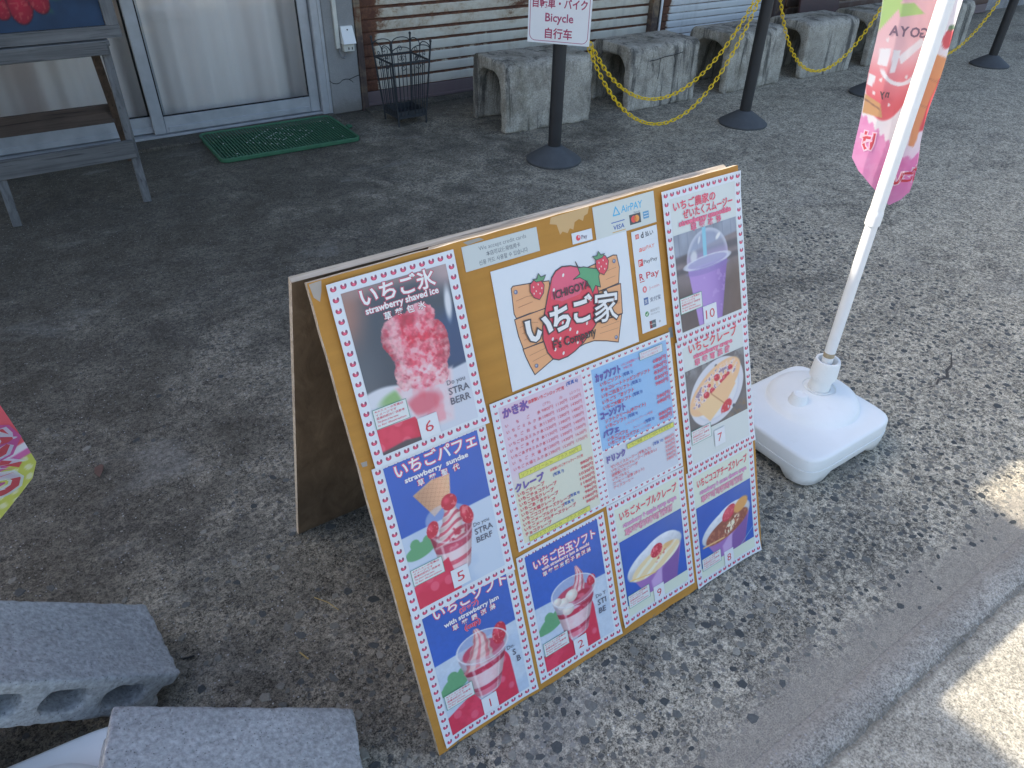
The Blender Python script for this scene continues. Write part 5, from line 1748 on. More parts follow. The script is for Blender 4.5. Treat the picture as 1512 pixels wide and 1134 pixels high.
for j, (nm, pr3) in enumerate(zip(kak, kp)):
    y = 52 + 12.2 * j
    nch = len(nm)
    for i, ch in enumerate(nm): p.text(ch, 22 + 68 * i / max(1, nch - 1), y, 7.2, R3 if i < nch - 1 else R2, 0.015)
    for i, v in enumerate(pr3): p.text('%d円' % v, 112 + 32 * i, y, 8.2, R3, 0.0, fit=25, align='C')
def ybar(x0, y0, x1, y1, t):
    p.rect(x0, y0, x1, y1, (206, 214, 98)); p.up(); p.frame(x0, y0, x1, y1, 0.6, (130, 140, 110)); p.text(t, x0 + 5, y1 - 3, 8, (150, 150, 60), 0.0, fit=(x1 - x0) * 0.9); p.up()
ybar(30, 145, 172, 157, 'ソフトクリーム In　プラス 300円')
p.text('クレープ', 18, 178, 17, PUR, 0.035, fit=62, outline=(0.5, (140, 120, 190))); p.up()
p.text('自家製いちごホイップソース使用', 96, 170, 6.5, (216, 66, 84), 0.01, fit=76); p.text('(写真 7)', 100, 182, 7.5, BLU, 0.02)
kre = [('いちごクレープ', 880, ''), ('いちごチョコクレープ', 980, ''), ('いちご白玉クレープ', 1030, ''), ('いちごあずきクレープ', 1030, ''), ('いちご大福クレープ', 1180, ''),
       ('いちごココアチーズクレープ', 980, '(写真 8)'), ('いちごメープルクレープ', 980, '(写真 9)'), ('いちごメープルチーズクレープ', 1080, ''), ('チョコクレープ', 880, '')]
for j, (nm, v, ex) in enumerate(kre):
    y = 189 + 10.4 * j
    p.text(nm, 20, y, 8.6, R2, 0.02); p.text('%d円' % v, 192, y - 4, 8.2, R2, 0.012, fit=34 if v > 999 else 28, align='R')
    if ex: p.text(ex, 128 if j == 5 else 112, y - 1, 7.2, BLU, 0.02)
ybar(26, 276, 170, 287, 'ソフトクリーム In　プラス 300円')
p.text('カップソフト', 226, 38, 18, PUR, 0.035, fit=60, outline=(0.5, (110, 100, 190))); p.up()
p.text('いちごの自家製ソース入り', 290, 28, 5.6, (214, 96, 150), 0.01, fit=54); p.text('牛乳使用', 294, 36, 5.6, (214, 96, 150), 0.01)
p.rect(336, 16, 396, 32, (204, 214, 232)); p.up(); p.frame(336, 16, 396, 32, 0.7, (70, 150, 140)); p.text('チョコミックスも可能です', 340, 22, 4.6, R3, 0.0, fit=50); p.text('いちごミルク限定です', 340, 29, 4.6, R3, 0.0, fit=44); p.up()
rowsR = [('いちごソフト', '(写真 1)', 680, 50), ('チョコレートトッピングソフト', '', 680, 62), ('いちご白玉ソフト', '(写真 2)', 830, 74), ('いちごあずきソフト', '', 830, 86), ('いちご大福ソフト', '(写真 3)', 980, 98),
         ('ソフトクリーム(ホワイト)', '', 580, 126), ('いちごソフト', '(写真 4)', 680, 137), ('いちごパフェ', '(写真 5)', 880, 164), ('いちごチョコパフェ', '', 980, 174)]
for (nm, ex, v, y) in rowsR:
    p.text(nm, 234, y, 9.0, R2, 0.022, shear=0.12)
    if ex: p.text(ex, 330 if v == 880 else 300 + (8 if '白玉' in nm or '大福' in nm else -10), y - 1, 7.6, BLU, 0.025)
    p.text('%d円' % v, 402, y - 2, 10.2, (212, 62, 104), 0.014, fit=34, align='R', shear=0.1)
p.text('コーンソフト', 226, 115, 17, PUR, 0.035, fit=60, outline=(0.5, (110, 100, 190))); p.text('パフェ', 226, 153, 15, PUR, 0.03, fit=38, outline=(0.4, (110, 100, 190))); p.up()
p.text('いちごホイップソース使用', 282, 148, 5.4, (214, 96, 130), 0.0, fit=70); p.text('チョコソース', 300, 163, 5.4, (214, 96, 130), 0.0); p.text('ソフト使用', 318, 173, 5.4, (214, 96, 130), 0.0)
p.text('ドリンク', 226, 208, 16, PUR, 0.03, fit=46, outline=(0.4, (110, 100, 190))); p.up(); ybar(278, 188, 404, 199, 'いちご増量 プラス100円 牛乳変更可')
for j, (nm, v) in enumerate([('ぜいたくスムージー (牛乳入り)', 880), ('いちごだけのスムージー (牛乳なし)', 930), ('自家製いちごソーダ', 550), ('いちごみるく', 550), ('コーヒー・紅茶 (ホット)', 380), ('アイスコーヒー', 380)]):
    y = 222 + 9.3 * j
    p.text(nm, 232, y, 7.6, R2, 0.012); p.text('%d円' % v, 402, y - 3, 8.2, R3, 0.01, fit=26, align='R')
p.text('(写真 10)', 344, 218, 7.2, BLU, 0.02)
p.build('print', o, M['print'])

# ---- the shop's emblem sheet
o, p = sheet_part('emblem_sheet', 270.0, 52.0, 292, 212, 1.0, 0.003)
OUT = (52, 44, 54); PLK = (222, 166, 120); PLS = (206, 142, 96)
def inked(pts, col, w=1.8):
    p.poly(pts, col); p.up(0.05); p.stroke(list(pts) + [pts[0]], w, OUT); p.up(0.05)
def grain(lines):
    for l in lines: p.stroke(l, 0.55, (150, 100, 66))
    p.up(0.05)
inked([(33, 37), (37, 34), (70, 38), (110, 44), (110, 88), (86, 90), (60, 88), (33, 89), (30, 80)], PLK)
inked([(29, 90), (60, 89), (112, 88), (108, 146), (79, 144), (36, 145), (31, 120)], PLK)
inked([(35, 145), (79, 145), (112, 146), (100, 178), (92, 182), (70, 190), (50, 197), (44, 180), (38, 160)], PLK)
inked([(160, 46), (216, 40), (255, 35), (263, 37), (266, 60), (260, 88), (230, 90), (160, 92)], PLK)
inked([(160, 92), (264, 90), (262, 120), (260, 146), (240, 145), (160, 145)], PLK)
inked([(150, 145), (258, 147), (250, 172), (242, 197), (215, 186), (187, 177), (165, 176), (150, 178)], PLK)
grain([[(38, 60), (60, 58), (80, 61)], [(40, 72), (70, 70)], [(36, 106), (58, 104), (74, 108)], [(38, 118), (54, 117)], [(40, 130), (72, 128)], [(46, 160), (80, 157)], [(50, 172), (84, 168)],
       [(228, 60), (258, 58)], [(232, 74), (254, 73)], [(222, 110), (258, 108)], [(216, 124), (256, 124)], [(206, 158), (250, 158)], [(202, 168), (246, 170)]])
berry = [(116, 40), (126, 31), (140, 27), (158, 30), (178, 38), (200, 47), (208, 66), (211, 89), (214, 112), (211, 134), (191, 152), (162, 173), (142, 182), (124, 187), (104, 187), (92, 181), (83, 166), (78, 140), (82, 118), (90, 96), (102, 68)]
p.up(0.1); p.poly(berry, (216, 50, 80)); p.up(0.05)
p.poly([(116, 42), (128, 33), (140, 29), (158, 32), (178, 40), (192, 46), (190, 66), (168, 84), (130, 86), (108, 76)], (218, 84, 124)); p.up(0.05)
p.stroke(berry + [berry[0]], 2.2, OUT); p.up(0.08)
inked([(170, 26), (175, 38), (186, 39), (201, 45), (222, 52), (216, 64), (217, 84), (206, 78), (198, 90), (194, 76), (186, 64), (174, 55), (160, 55), (176, 49)], (78, 160, 116), 1.6)
for (x, y) in ((140, 42), (116, 62), (112, 100), (124, 124), (98, 146), (114, 150), (130, 164), (152, 150), (176, 140), (150, 168), (100, 166), (116, 178), (196, 128), (192, 100), (174, 164), (138, 140)):
    p.ell(x, y, 2.2, 3.4, (238, 226, 232), 10, 0.5)
p.up(0.08)
for (x, y) in ((40, 45), (255, 46), (56, 182), (238, 186)):
    p.ell(x, y, 3.8, 3.8, (96, 112, 150), 12); p.up(0.04); p.ell(x - 0.8, y - 0.8, 2.0, 2.0, (160, 176, 206), 10)
p.up(0.08)
# two small plain berries at the upper corners of the planks
for (x, y, sgn) in ((84, 52, -1), (228, 46, 1)):
    inked([(x - 14, y - 12), (x - 4, y - 18), (x + 8, y - 15), (x + 14, y - 4), (x + 10, y + 9), (x, y + 18), (x - 10, y + 12), (x - 16, y)], (214, 52, 84), 1.4)
    for (dx, dy) in ((-8, -6), (2, -8), (8, 0), (-4, 2), (3, 8), (-9, 5)): p.ell(x + dx, y + dy, 1.2, 1.8, (240, 214, 220), 8)
    p.up(0.05)
    inked([(x - 14 * sgn, y - 12), (x - 20 * sgn, y - 20), (x - 10 * sgn, y - 19), (x - 6 * sgn, y - 26), (x - 1 * sgn, y - 18), (x + 7 * sgn, y - 19), (x + 1 * sgn, y - 13)], (84, 150, 110), 1.2)
p.up(0.1)
def big(t, x, y, size, fit, rot, bold=0.034):
    p.text(t, x, y, size, (226, 234, 244), bold, fit=fit, rot=rot, outline=(2.3, OUT)); p.up(0.08)
big('い', 48, 137, 52, 51, 0.02); big('ち', 102, 134, 52, 38, -0.04); big('ご', 150, 131, 50, 40, 0.03); big('家', 193, 140, 60, 54, 0.16, 0.012)
p.text('ICHIGOYA', 113, 78, 20, (40, 30, 40), 0.02, fit=80, rot=0.0); p.text("F's Company", 96, 165, 23, (40, 30, 40), 0.02, fit=96, rot=0.02)
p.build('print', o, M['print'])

# ---- payment stickers
def grey(v): return (v, v + 2, v + 6)
o, p = sheet_part('card_notice', 227, 1.5, 145, 40, 0.6, 0.004)
p.rect(0, 0, 145, 40, (190, 204, 212)); p.up()
p.text('We accept credit cards', 30, 12.5, 9.5, (110, 120, 130), 0.0, fit=92); p.text('本店可以使用信用卡', 42, 23.5, 8.5, (96, 106, 118), 0.01, fit=66); p.text('신용 카드 사용할 수 있습니다', 26, 35, 8.8, (96, 106, 118), 0.01, fit=95)
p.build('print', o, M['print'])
o, p = sheet_part('pay_sticker', 441, 29.5, 44, 19, 0.9, 0.02)
p.up(); p.ell(13, 10, 5, 5, (214, 50, 80), 14); p.up(); p.ell(14.5, 8.5, 1.6, 2.6, (226, 200, 220), 8); p.text('Pay', 20, 13.5, 9.5, (120, 110, 130), 0.02); p.build('print', o, M['print'])
o, p = sheet_part('card_sticker', 493, -4, 144, 57, 0.6, 0.0)
p.rect(0, 0, 144, 57, (196, 210, 216)); p.up()
p.stroke([(44, 24), (51, 10), (59, 24), (44, 24)], 2.4, (64, 172, 226)); p.text('AirPAY', 63, 23, 18, (64, 172, 226), 0.012, fit=50, shear=0.08); p.text('Recruit', 92, 30, 5, (60, 90, 130), 0.0)
p.stroke([(38, 36), (68, 36)], 1.6, (40, 90, 180)); p.text('VISA', 40, 49, 11, (40, 84, 170), 0.02, fit=26, shear=0.2); p.stroke([(38, 53), (68, 53)], 1.4, (200, 160, 70))
p.rect(80, 31, 107, 49, (52, 54, 62)); p.up(); p.ell(90, 40, 6.2, 6.2, (222, 60, 54), 16); p.ell(97, 40, 6.2, 6.2, (232, 150, 50), 16); p.up()
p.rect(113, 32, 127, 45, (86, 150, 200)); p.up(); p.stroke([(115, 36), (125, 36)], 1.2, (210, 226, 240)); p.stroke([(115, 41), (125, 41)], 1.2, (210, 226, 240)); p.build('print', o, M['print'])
def pay(y, h, z):
    return sheet_part('pay_sticker', 573, y, 63, h, z, random.uniform(-0.006, 0.006))
o, p = pay(58, 24, 0.9); p.ell(13, 11, 6, 6, (186, 58, 64), 4, 0.785); p.up(); p.ell(13, 11, 3.4, 3.4, (226, 150, 150), 8); p.text('d', 22, 16, 15, (60, 60, 70), 0.03); p.text('払い', 33, 15, 10.5, (66, 70, 84), 0.02); p.build('print', o, M['print'])
o, p = pay(82, 26, 0.7); p.text('au', 14, 16, 14, (222, 108, 96), 0.02, fit=15, shear=0.2); p.text('PAY', 32, 15, 10, (214, 130, 120), 0.01, fit=20, shear=0.15); p.build('print', o, M['print'])
o, p = pay(108, 25, 0.9); p.rect(9, 4, 20, 17, (206, 56, 66)); p.up(); p.text('P', 11, 15, 12, (230, 226, 232), 0.02); p.text('PayPay', 22, 14, 9.5, (96, 98, 108), 0.01, fit=34); p.build('print', o, M['print'])
o, p = pay(133, 26, 0.7); p.text('R', 8, 18, 18, (188, 30, 56), 0.02); p.text('Pay', 25, 18, 17, (188, 40, 66), 0.012, fit=32); p.stroke([(8, 21), (19, 21)], 1.6, (188, 30, 56)); p.build('print', o, M['print'])
o, p = pay(159, 24, 0.9); p.ell(17, 11, 5.4, 6.4, (214, 110, 124), 14); p.up(); p.ell(17, 11, 2.2, 3.8, (222, 210, 222), 10); p.text('J-coin', 28, 14, 8.5, (216, 150, 160), 0.0, fit=26); p.build('print', o, M['print'])
o, p = pay(183, 24, 0.7); p.rect(12, 3, 23, 17, (62, 98, 162)); p.up(); p.text('支', 12.8, 14, 9.5, (220, 228, 240), 0.0); p.text('支付宝', 27, 14, 9.5, (92, 102, 128), 0.01); p.build('print', o, M['print'])
o, p = pay(207, 23, 0.9); p.ell(16, 11, 5.2, 5.2, (64, 142, 96), 14); p.up(); p.stroke([(13.5, 11), (15.5, 13.5), (19, 8.5)], 1.3, (222, 234, 228)); p.text('微信支付', 25, 10, 6, (146, 152, 160), 0.0); p.text('WeChat Pay', 25, 16, 4.5, (146, 152, 160), 0.0); p.build('print', o, M['print'])
o, p = pay(230, 23, 0.7); p.rect(20, 4, 36, 19, (70, 96, 110)); p.rect(20, 4, 26, 19, (176, 58, 66)); p.up(); p.text('UnionPay', 21, 12, 3.6, (226, 230, 236), 0.01); p.ell(46, 11, 2.6, 2.6, (170, 178, 188), 10); p.build('print', o, M['print'])
# torn cardboard and old tape on the paint
o_b = on_board(0.15)
def scrap(pts, c, name='paper_scrap'):
    q_ = Print(o_b); q_.h = 0.0; q_.poly(pts, c); q_.build(name, sb, M['matte_print'])
scrap([(404, -6), (487, -7), (482, 4), (474, 6), (470, 14), (462, 9), (452, 12), (447, 24), (440, 20), (434, 27), (424, 22), (418, 26), (414, 8), (400, 4)], (196, 168, 120))
scrap([(232, -5), (262, -6), (270, -1), (250, 0), (240, 1)], (150, 152, 150))
scrap([(-21, -6), (-2, -7), (-6, 8), (-12, 22), (-19, 14)], (164, 160, 156))
scrap([(-18, 280), (-8, 281), (-9, 289), (-17, 288)], (150, 150, 148))
scrap([(640, 262), (650, 262), (651, 284), (642, 283)], (112, 122, 128))

# ================================================================== bicycle sign on the first post
sA = np.array([1.975, 2.522]) ; sB = np.array([2.168, 2.279])
su = (sB - sA) / np.linalg.norm(sB - sA); snrm = np.array([su[1], -su[0]])
if snrm.dot(CAM[:2] - sA) < 0: snrm = -snrm
mid = np.array(PX[0]) + snrm * 0.043
SW, SH = 0.312, 0.400
bs = thing('bicycle_sign', 'white parking sign with pink rounded frame reading Bicycle on the chain post', 'sign', (mid[0], mid[1], 0.592))
def sfn(x, y, h):
    x = np.asarray(x); y = np.asarray(y); h = np.asarray(h)
    P = np.empty(x.shape + (3,))
    P[..., 0] = mid[0] + su[0] * (x / 1000 - SW / 2) + snrm[0] * h / 1000
    P[..., 1] = mid[1] + su[1] * (x / 1000 - SW / 2) + snrm[1] * h / 1000
    P[..., 2] = 0.592 + SH - y / 1000
    return P
b = MB()
cs = np.array([(0, 0), (SW * 1000, 0), (SW * 1000, SH * 1000), (0, SH * 1000)], float)
V = np.concatenate([sfn(cs[:, 0], cs[:, 1], np.full(4, -3.0)), sfn(cs[:, 0], cs[:, 1], np.full(4, 3.0))])
b.add(V, [(3, 2, 1, 0), (4, 5, 6, 7), (0, 1, 5, 4), (1, 2, 6, 5), (2, 3, 7, 6), (3, 0, 4, 7)])
bp = b.build('panel', M['white_board'], bs)
p = Print(sfn); p.h = 3.2
MG = (170, 56, 118)
rr = rrect(SW * 1000 - 20, SH * 1000 - 20, 28, 6, SW * 500, SH * 500)
p.stroke(rr + [rr[0]], 2.6, MG); p.up(0.1)
yb = SH * 1000
p.text('自転車・バイク', SW * 500, yb - 160, 46, (168, 44, 96), 0.022, fit=268, align='C'); p.text('Bicycle', SW * 500, yb - 98, 52, (168, 60, 110), 0.018, fit=138, align='C'); p.text('自行车', SW * 500, yb - 27, 50, (168, 44, 96), 0.022, fit=134, align='C')
p.build('print', bp, M['matte_print'])
b = MB(); b.box((mid[0] - snrm[0] * 0.006, mid[1] - snrm[1] * 0.006, 0.80), (0.05, 0.006, 0.03), R=rotz(math.atan2(su[1], su[0]))); b.build('bracket', M['post'], bs)

# ================================================================== painted signboard on the wooden stand
ps = thing('painted_board', 'dark blue board painted with red strawberries in weathered grey frame', 'painting', (-0.13, 3.13, 0.669))
LEAN = math.radians(3)
def pfn(x, y, h):
    x = np.asarray(x) / 1000; y = np.asarray(y) / 1000; h = np.asarray(h) / 1000
    return np.stack([x + 0 * y, 3.120 + y * math.sin(LEAN) - h, 0.673 + y * math.cos(LEAN) + 0 * x], -1)   # y upwards here
def pboard(name, x0, y0, x1, y1, h0, h1, mat):
    c_ = np.array([(x0, y0), (x1, y0), (x1, y1), (x0, y1)], float)
    V = np.concatenate([pfn(c_[:, 0], c_[:, 1], np.full(4, h0)), pfn(c_[:, 0], c_[:, 1], np.full(4, h1))])
    b = MB(); b.add(V, [(0, 1, 2, 3), (7, 6, 5, 4), (0, 4, 5, 1), (1, 5, 6, 2), (2, 6, 7, 3), (3, 7, 4, 0)])
    return b.build(name, mat, ps)
pboard('frame_board', -560, 0, 236, 46, -4, 16, M['wood_grey'])
pboard('frame_board', 186, 47, 235, 900, -4, 14, M['wood_grey_z'])
pboard('frame_board', -560, 47, -512, 900, -4, 14, M['wood_grey_z'])
pboard('frame_board', -560, 901, 236, 947, -4, 16, M['wood_grey'])
pp = pboard('panel', -511, 47, 185, 900, -2, 2, M['black'])
def paintS(X, Y):
    c = Cv(X, Y, (34, 62, 96))
    c.shade(0.8 + 0.4 * fbm(X, Y, 80, 301))
    leaf_ = [( -95, 150, 40, 12, 0.9), (-40, 130, 36, 12, -0.8), (-130, 125, 30, 10, 0.4), (10, 165, 36, 12, -0.4), (-160, 190, 60, 18, 0.6), (30, 200, 50, 16, -0.5), (-10, 128, 30, 10, -0.9)]
    for (x, y, rx, ry, ro) in leaf_: c.ell(x, y, rx, ry, (48, 92, 84), 0.4, ro, 0.7)
    for (x, y, rx, ry, ro) in ((-168, 150, 38, 58, 0.05), (-98, 148, 44, 76, -0.12), (-32, 166, 38, 62, 0.16), (-238, 155, 36, 60, 0.1)):
        m = sst(1.03, 0.97, c.de(x, y, rx, ry, ro)); c.mix(m, (168, 30, 58)); c.shade(1.12 - 0.35 * c.de(x - 6, y + 10, rx * 1.3, ry * 1.3), m)
        c.mix(m * sst(0.74, 0.8, vnoise(X, Y, 7, int(x) % 50)) * 0.4, (200, 130, 110))
        c.mix(sst(0.08, 0.02, np.abs(c.de(x, y, rx, ry, ro) - 1)) * 0.7, (70, 20, 40))
    return c.I
def dull(c): return np.clip(lin(c) / lin((190, 200, 214)) * 0.46, 0.004, 0.8)
p = Print(lambda x, y, h: pfn(x, y, h), dull); p.h = 2.3
p.raster(-300, 48, 184, 420, 5, paintS)
p.rect(-510, 48, -300, 420, (34, 62, 96)); p.rect(-510, 421, 184, 899, (34, 62, 96))
p.build('print', pp, M['matte_print'])

# ================================================================== flags
def pole_at(C, e, z, lean=0.0):
    return np.array([C[0] + e[0] * lean * z, C[1] + e[1] * lean * z, z])
E_ = np.array([0.8268, -0.5625]); D_ = np.array([0.5625, 0.8268])
fl = thing('nobori_flag', 'tall pink and white strawberry flag on a white pole, sunlit from behind', 'flag', (POLE[0], POLE[1], top1 + 0.001))
LEANP = -0.011
b = MB(); b.tube([pole_at(POLE, E_, z, LEANP) for z in (top1 + 0.002, 0.4, 0.640)], 0.0148, 20); b.build('pole', M['white_pole'], fl)
b = MB(); b.tube([pole_at(POLE, E_, z, LEANP) for z in (0.628, 0.655)], [0.0182, 0.0182], 20); b.tube([pole_at(POLE, E_, z, LEANP) for z in (0.655, 0.665)], [0.0182, 0.0168], 20, caps=False); b.build('joint', M['white_pole'], fl)
b = MB(); b.tube([pole_at(POLE, E_, z, LEANP) for z in (0.650, 1.2, 2.4)], 0.0165, 20); b.build('pole', M['white_pole'], fl)
b = MB(); b.tube([pole_at(POLE, E_, z, LEANP) for z in (0.238, 0.252)], 0.0151, 20); b.build('tape_mark', simple('rust_tape', (0.34, 0.26, 0.15), (0.48, 0.40, 0.27), 40, 0.8, 0.0), fl)
# cross-section of the hanging cloth: (arc position mm, lateral mm, depth mm) at top and bottom
AS = np.array([0, 40, 80, 118, 140, 158, 182, 240, 320, 400.0])
ST = np.array([-134, -98, -60, -24, 0, 20, 14, -30, -66, -30.0]); SB_ = np.array([-80, -58, -36, -10, 16, 42, 58, 28, -10, 14.0])
DT = np.array([66, 44, 34, 30, 26, 34, 56, 80, 70, 96.0]); DB = np.array([70, 44, 30, 24, 18, 22, 34, 70, 60, 84.0])
def cloth_fn(a, z, h):
    a = np.asarray(a, float); zz = np.asarray(z, float) / 1000
    t = np.clip((zz - 0.70) / 0.42, 0, 2.0); t1 = np.clip(t, 0, 1.15)
    s_ = np.interp(a, AS, SB_) * (1 - t1) + np.interp(a, AS, ST) * t1
    d_ = np.interp(a, AS, DB) * (1 - t1) + np.interp(a, AS, DT) * t1
    d_ = d_ + 4 * np.sin(zz * 24 + a * 0.03) - np.asarray(h)
    s_ = s_ + 2.5 * np.sin(zz * 31 + a * 0.02) + 18 + 6 * t1
    P = np.empty(a.shape + (3,))
    P[..., 0] = POLE[0] + (E_[0] * s_ + D_[0] * d_) / 1000 + E_[0] * LEANP * zz * 0.2
    P[..., 1] = POLE[1] + (E_[1] * s_ + D_[1] * d_) / 1000 + E_[1] * LEANP * zz * 0.2
    # the bottom hem hangs unevenly
    P[..., 2] = zz
    return P
def hem(a): return np.interp(a, [0, 25, 60, 118, 140, 175, 400], [768, 742, 722, 690, 668, 696, 700.0])
def flag_paint(A, Z):
    c = Cv(A, -Z, (244, 240, 246))
    Yd = -Z
    # big berry of the emblem, seen from the back
    m = sst(1.03, 0.98, c.de(64, -1020, 70, 155, 0.10))
    c.mix(m, (244, 132, 142)); c.mix(m * sst(-950, -1010, Yd), (250, 196, 202)); c.mix(m * sst(-950, -890, Yd), (228, 72, 88))
    m2 = sst(-1.5, 1.5, c.cvx([(0, -1130), (60, -1125), (34, -1090), (28, -1060), (16, -1040), (0, -1035)])); c.mix(m2, (186, 222, 124))
    m3 = sst(-1.5, 1.5, c.cvx([(30, -1100), (62, -1105), (88, -1086), (40, -1076)])); c.mix(m3, (186, 222, 124))
    # plank ends
    c.poly([(0, -915), (40, -900), (52, -870), (2, -872)], (214, 156, 92), 1.2); c.poly([(0, -906), (40, -890), (40, -886), (0, -902)], (150, 96, 60), 0.8)
    # white letters
    for pts in ([(12, -1012), (34, -1014), (36, -978), (14, -980)], [(40, -1012), (58, -1012), (56, -968), (46, -966)], [(56, -1000), (96, -1040), (108, -1030), (66, -984)], [(2, -960), (18, -956), (14, -932), (0, -936)]):
        c.poly(pts, (250, 246, 250), 1.0)
    c.mix(sst(0.16, 0.10, np.abs(c.de(66, -976, 42, 30, 0.3) - 1)) * sst(-978, -966, Yd), (250, 246, 250))
    for (x, y) in ((24, -1030), (20, -920), (62, -900), (88, -960), (30, -950)): c.ell(x, y, 3.0, 4.2, (252, 236, 238), 0.2)
    # second panel, right of the pole: planks, red berry, white ground
    r = sst(132, 136, A)
    c.mix(r, (246, 242, 246))
    c.mix(r * sst(-1.2, 1.2, c.cvx([(134, -1010), (164, -1000), (158, -900), (146, -812), (132, -815)])), (236, 158, 90))
    c.mix(r * sst(-1.2, 1.2, c.cvx([(156, -960), (190, -960), (184, -850), (150, -846)])), (226, 48, 60))
    c.mix(r * sst(1.1, 0.9, c.de(150, -1040, 12, 20)), (218, 54, 66)); c.mix(r * sst(1.1, 0.8, c.de(150, -1062, 8, 6)), (70, 120, 70))
    c.mix(r * sst(1.5, 0.5, np.abs(c.half((134, -960), (164, -948)))) * 0.5, (160, 96, 56)); c.mix(r * sst(1.5, 0.5, np.abs(c.half((134, -905), (156, -896)))) * 0.5, (160, 96, 56))
    # pink hem band with a ragged upper edge
    edge = np.interp(A, [0, 40, 118, 140, 180, 400], [-872, -846, -800, -786, -806, -800]) + 5 * np.sin(A * 0.35)
    band = sst(-2, 4, Yd - edge)
    c.mix(band, (236, 136, 196)); c.mix(band * sst(0.45, 0.65, fbm(A, Yd, 14, 401)) * 0.5, (240, 160, 208))
    c.mix(r * sst(6, 2, np.abs(Yd - edge + 6)) * 0.6, (250, 240, 248))
    return c.I
def cloth_ink(c): return np.clip(lin(c) * 0.82 + 0.12, 0.01, 0.94)
pc = Print(cloth_fn, cloth_ink); pc.h = 0.0
na, nz = 130, 300
Ag, Tg = np.meshgrid(np.linspace(0, 400, na + 1), np.linspace(0, 1, nz + 1))
Zg = hem(Ag) + (np.where(Tg < 0.6, Tg / 0.6 * 430, 430 + (Tg - 0.6) / 0.4 * 700))
Zg = np.minimum(Zg, 1950.0 + 0 * Zg)
Ic = flag_paint(Ag, Zg)
idx = np.arange((na + 1) * (nz + 1)).reshape(nz + 1, na + 1)
Fq = np.stack([idx[:-1, :-1], idx[:-1, 1:], idx[1:, 1:], idx[1:, :-1]], -1).reshape(-1, 4).tolist()
pc.add(np.stack([Ag.ravel(), Zg.ravel()], 1), Fq, cloth_ink(Ic.reshape(-1, 3)), raw=True)
fc = pc.build('cloth', fl, M['flag'])
for q_ in fc.data.polygons: q_.use_smooth = True
pt = Print(lambda x, y, h: cloth_fn(x, -np.asarray(y), h), cloth_ink); pt.h = 1.2
LT = (120, 92, 120)
for i, ch in enumerate('AYOG'): pt.text(ch, 24 + 22 * i, -1040, 27, LT, 0.03, mirror=True)
pt.text('y', 34, -916, 22, (84, 40, 50), 0.03, mirror=True); pt.text('n', 48, -916, 22, (84, 40, 50), 0.03, mirror=True)
pt.text('け', 12, -796, 46, (214, 40, 70), 0.03, mirror=True, outline=(3.0, (250, 220, 236)), fit=34)
pt.text('た', 144, -730, 44, (226, 40, 60), 0.03, mirror=True, outline=(3.4, (250, 232, 240)), fit=36); pt.text('い', 118, -722, 40, (226, 40, 60), 0.03, mirror=True, outline=(3.0, (250, 232, 240)), fit=24)
pt.build('print', fc, M['flag'])

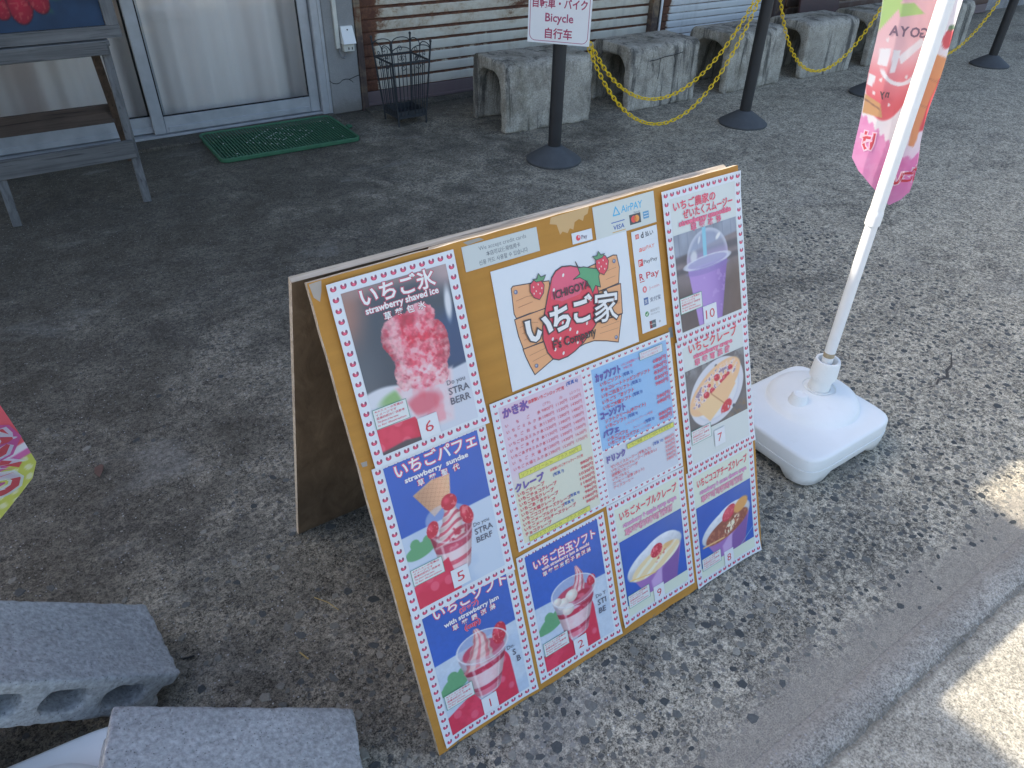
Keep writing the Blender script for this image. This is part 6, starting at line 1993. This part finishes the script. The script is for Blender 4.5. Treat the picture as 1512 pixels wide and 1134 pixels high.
# second flag, only its corner in view at the left edge
f2 = thing('nobori_flag', 'yellow-green polka-dot flag with pink lettering, cut off at left edge', 'flag', (-0.62, 0.62, 0.0), 'promotional flags')
fl['group'] = 'promotional flags'
b = MB(); b.tube([(-0.93, 0.62, 0.001), (-0.93, 0.62, 1.9)], 0.012, 12); b.build('pole', M['white_pole'], f2)
b = MB(); b.lathe([(0.0, 0.0), (0.15, 0.0), (0.15, 0.02), (0.10, 0.05), (0.03, 0.06), (0.0, 0.06)], (-0.93, 0.62, 0.001), 32); b.build('foot', M['white_plastic'], f2)
def f2fn(x, y, h):      # x mm from the pole, y mm up from the hem corner
    x = np.asarray(x, float); y = np.asarray(y, float); h = np.asarray(h, float)
    P = np.empty(x.shape + (3,))
    P[..., 0] = -0.918 + x / 1000 * 0.985
    P[..., 1] = 0.62 + 0.018 * np.sin(x / 1000 * 14 + 0.6) - h / 1000 - 0.02 * (x / 500) ** 2
    P[..., 2] = y / 1000
    return P
def right_edge(z): return np.interp(z, [300, 360, 385, 418, 440, 470, 541, 605, 640, 1700], [250, 360, 408, 452, 478, 494, 490, 484, 478, 470.0])
def f2_paint(X, Z):
    c = Cv(X, -Z, (196, 206, 44))
    gx = (X + 8 * np.sin(Z * 0.05)) % 22 - 11; gz = (Z * 1.0) % 19 - 9.5
    c.mix(sst(6.6, 5.2, np.hypot(gx, gz)), (222, 228, 170))
    q = Z - 0.30 * (X - 440)
    c.mix(sst(474, 478, q), (206, 70, 160)); c.mix(sst(486, 490, q), (228, 230, 240)); c.mix(sst(500, 504, q), (226, 40, 70))
    return c.I
pc = Print(f2fn, cloth_ink); pc.h = 0.0
na, nz = 150, 260
T1, T2 = np.meshgrid(np.linspace(0, 1, na + 1), np.linspace(0, 1, nz + 1))
Z2 = 300 + np.where(T2 < 0.75, T2 / 0.75 * 400, 400 + (T2 - 0.75) / 0.25 * 1000)
X2 = T1 * right_edge(Z2)
I2 = f2_paint(X2, Z2)
idx = np.arange((na + 1) * (nz + 1)).reshape(nz + 1, na + 1)
Fq = np.stack([idx[:-1, :-1], idx[:-1, 1:], idx[1:, 1:], idx[1:, :-1]], -1).reshape(-1, 4).tolist()
pc.add(np.stack([X2.ravel(), Z2.ravel()], 1), Fq, cloth_ink(I2.reshape(-1, 3)), raw=True)
c2 = pc.build('cloth', f2, M['flag'])
for q_ in c2.data.polygons: q_.use_smooth = True
pt = Print(lambda x, y, h: f2fn(x, -np.asarray(y), h), cloth_ink); pt.h = 1.5
for (ch, x, y, sz, fit) in (('お', 380, -440, 92, 88), ('り', 396, -508, 84, 78)):
    V0, F_ = glyphs(ch, 0.0)
    for off, col, hh in ((0.105, (206, 70, 160), 1.5), (0.066, (226, 230, 240), 1.8), (0.020, (222, 40, 60), 2.1)):
        pt.h = hh; pt.text(ch, x, y, sz, col, off, fit=fit, rot=0.1)
pt.build('print', c2, M['flag'])
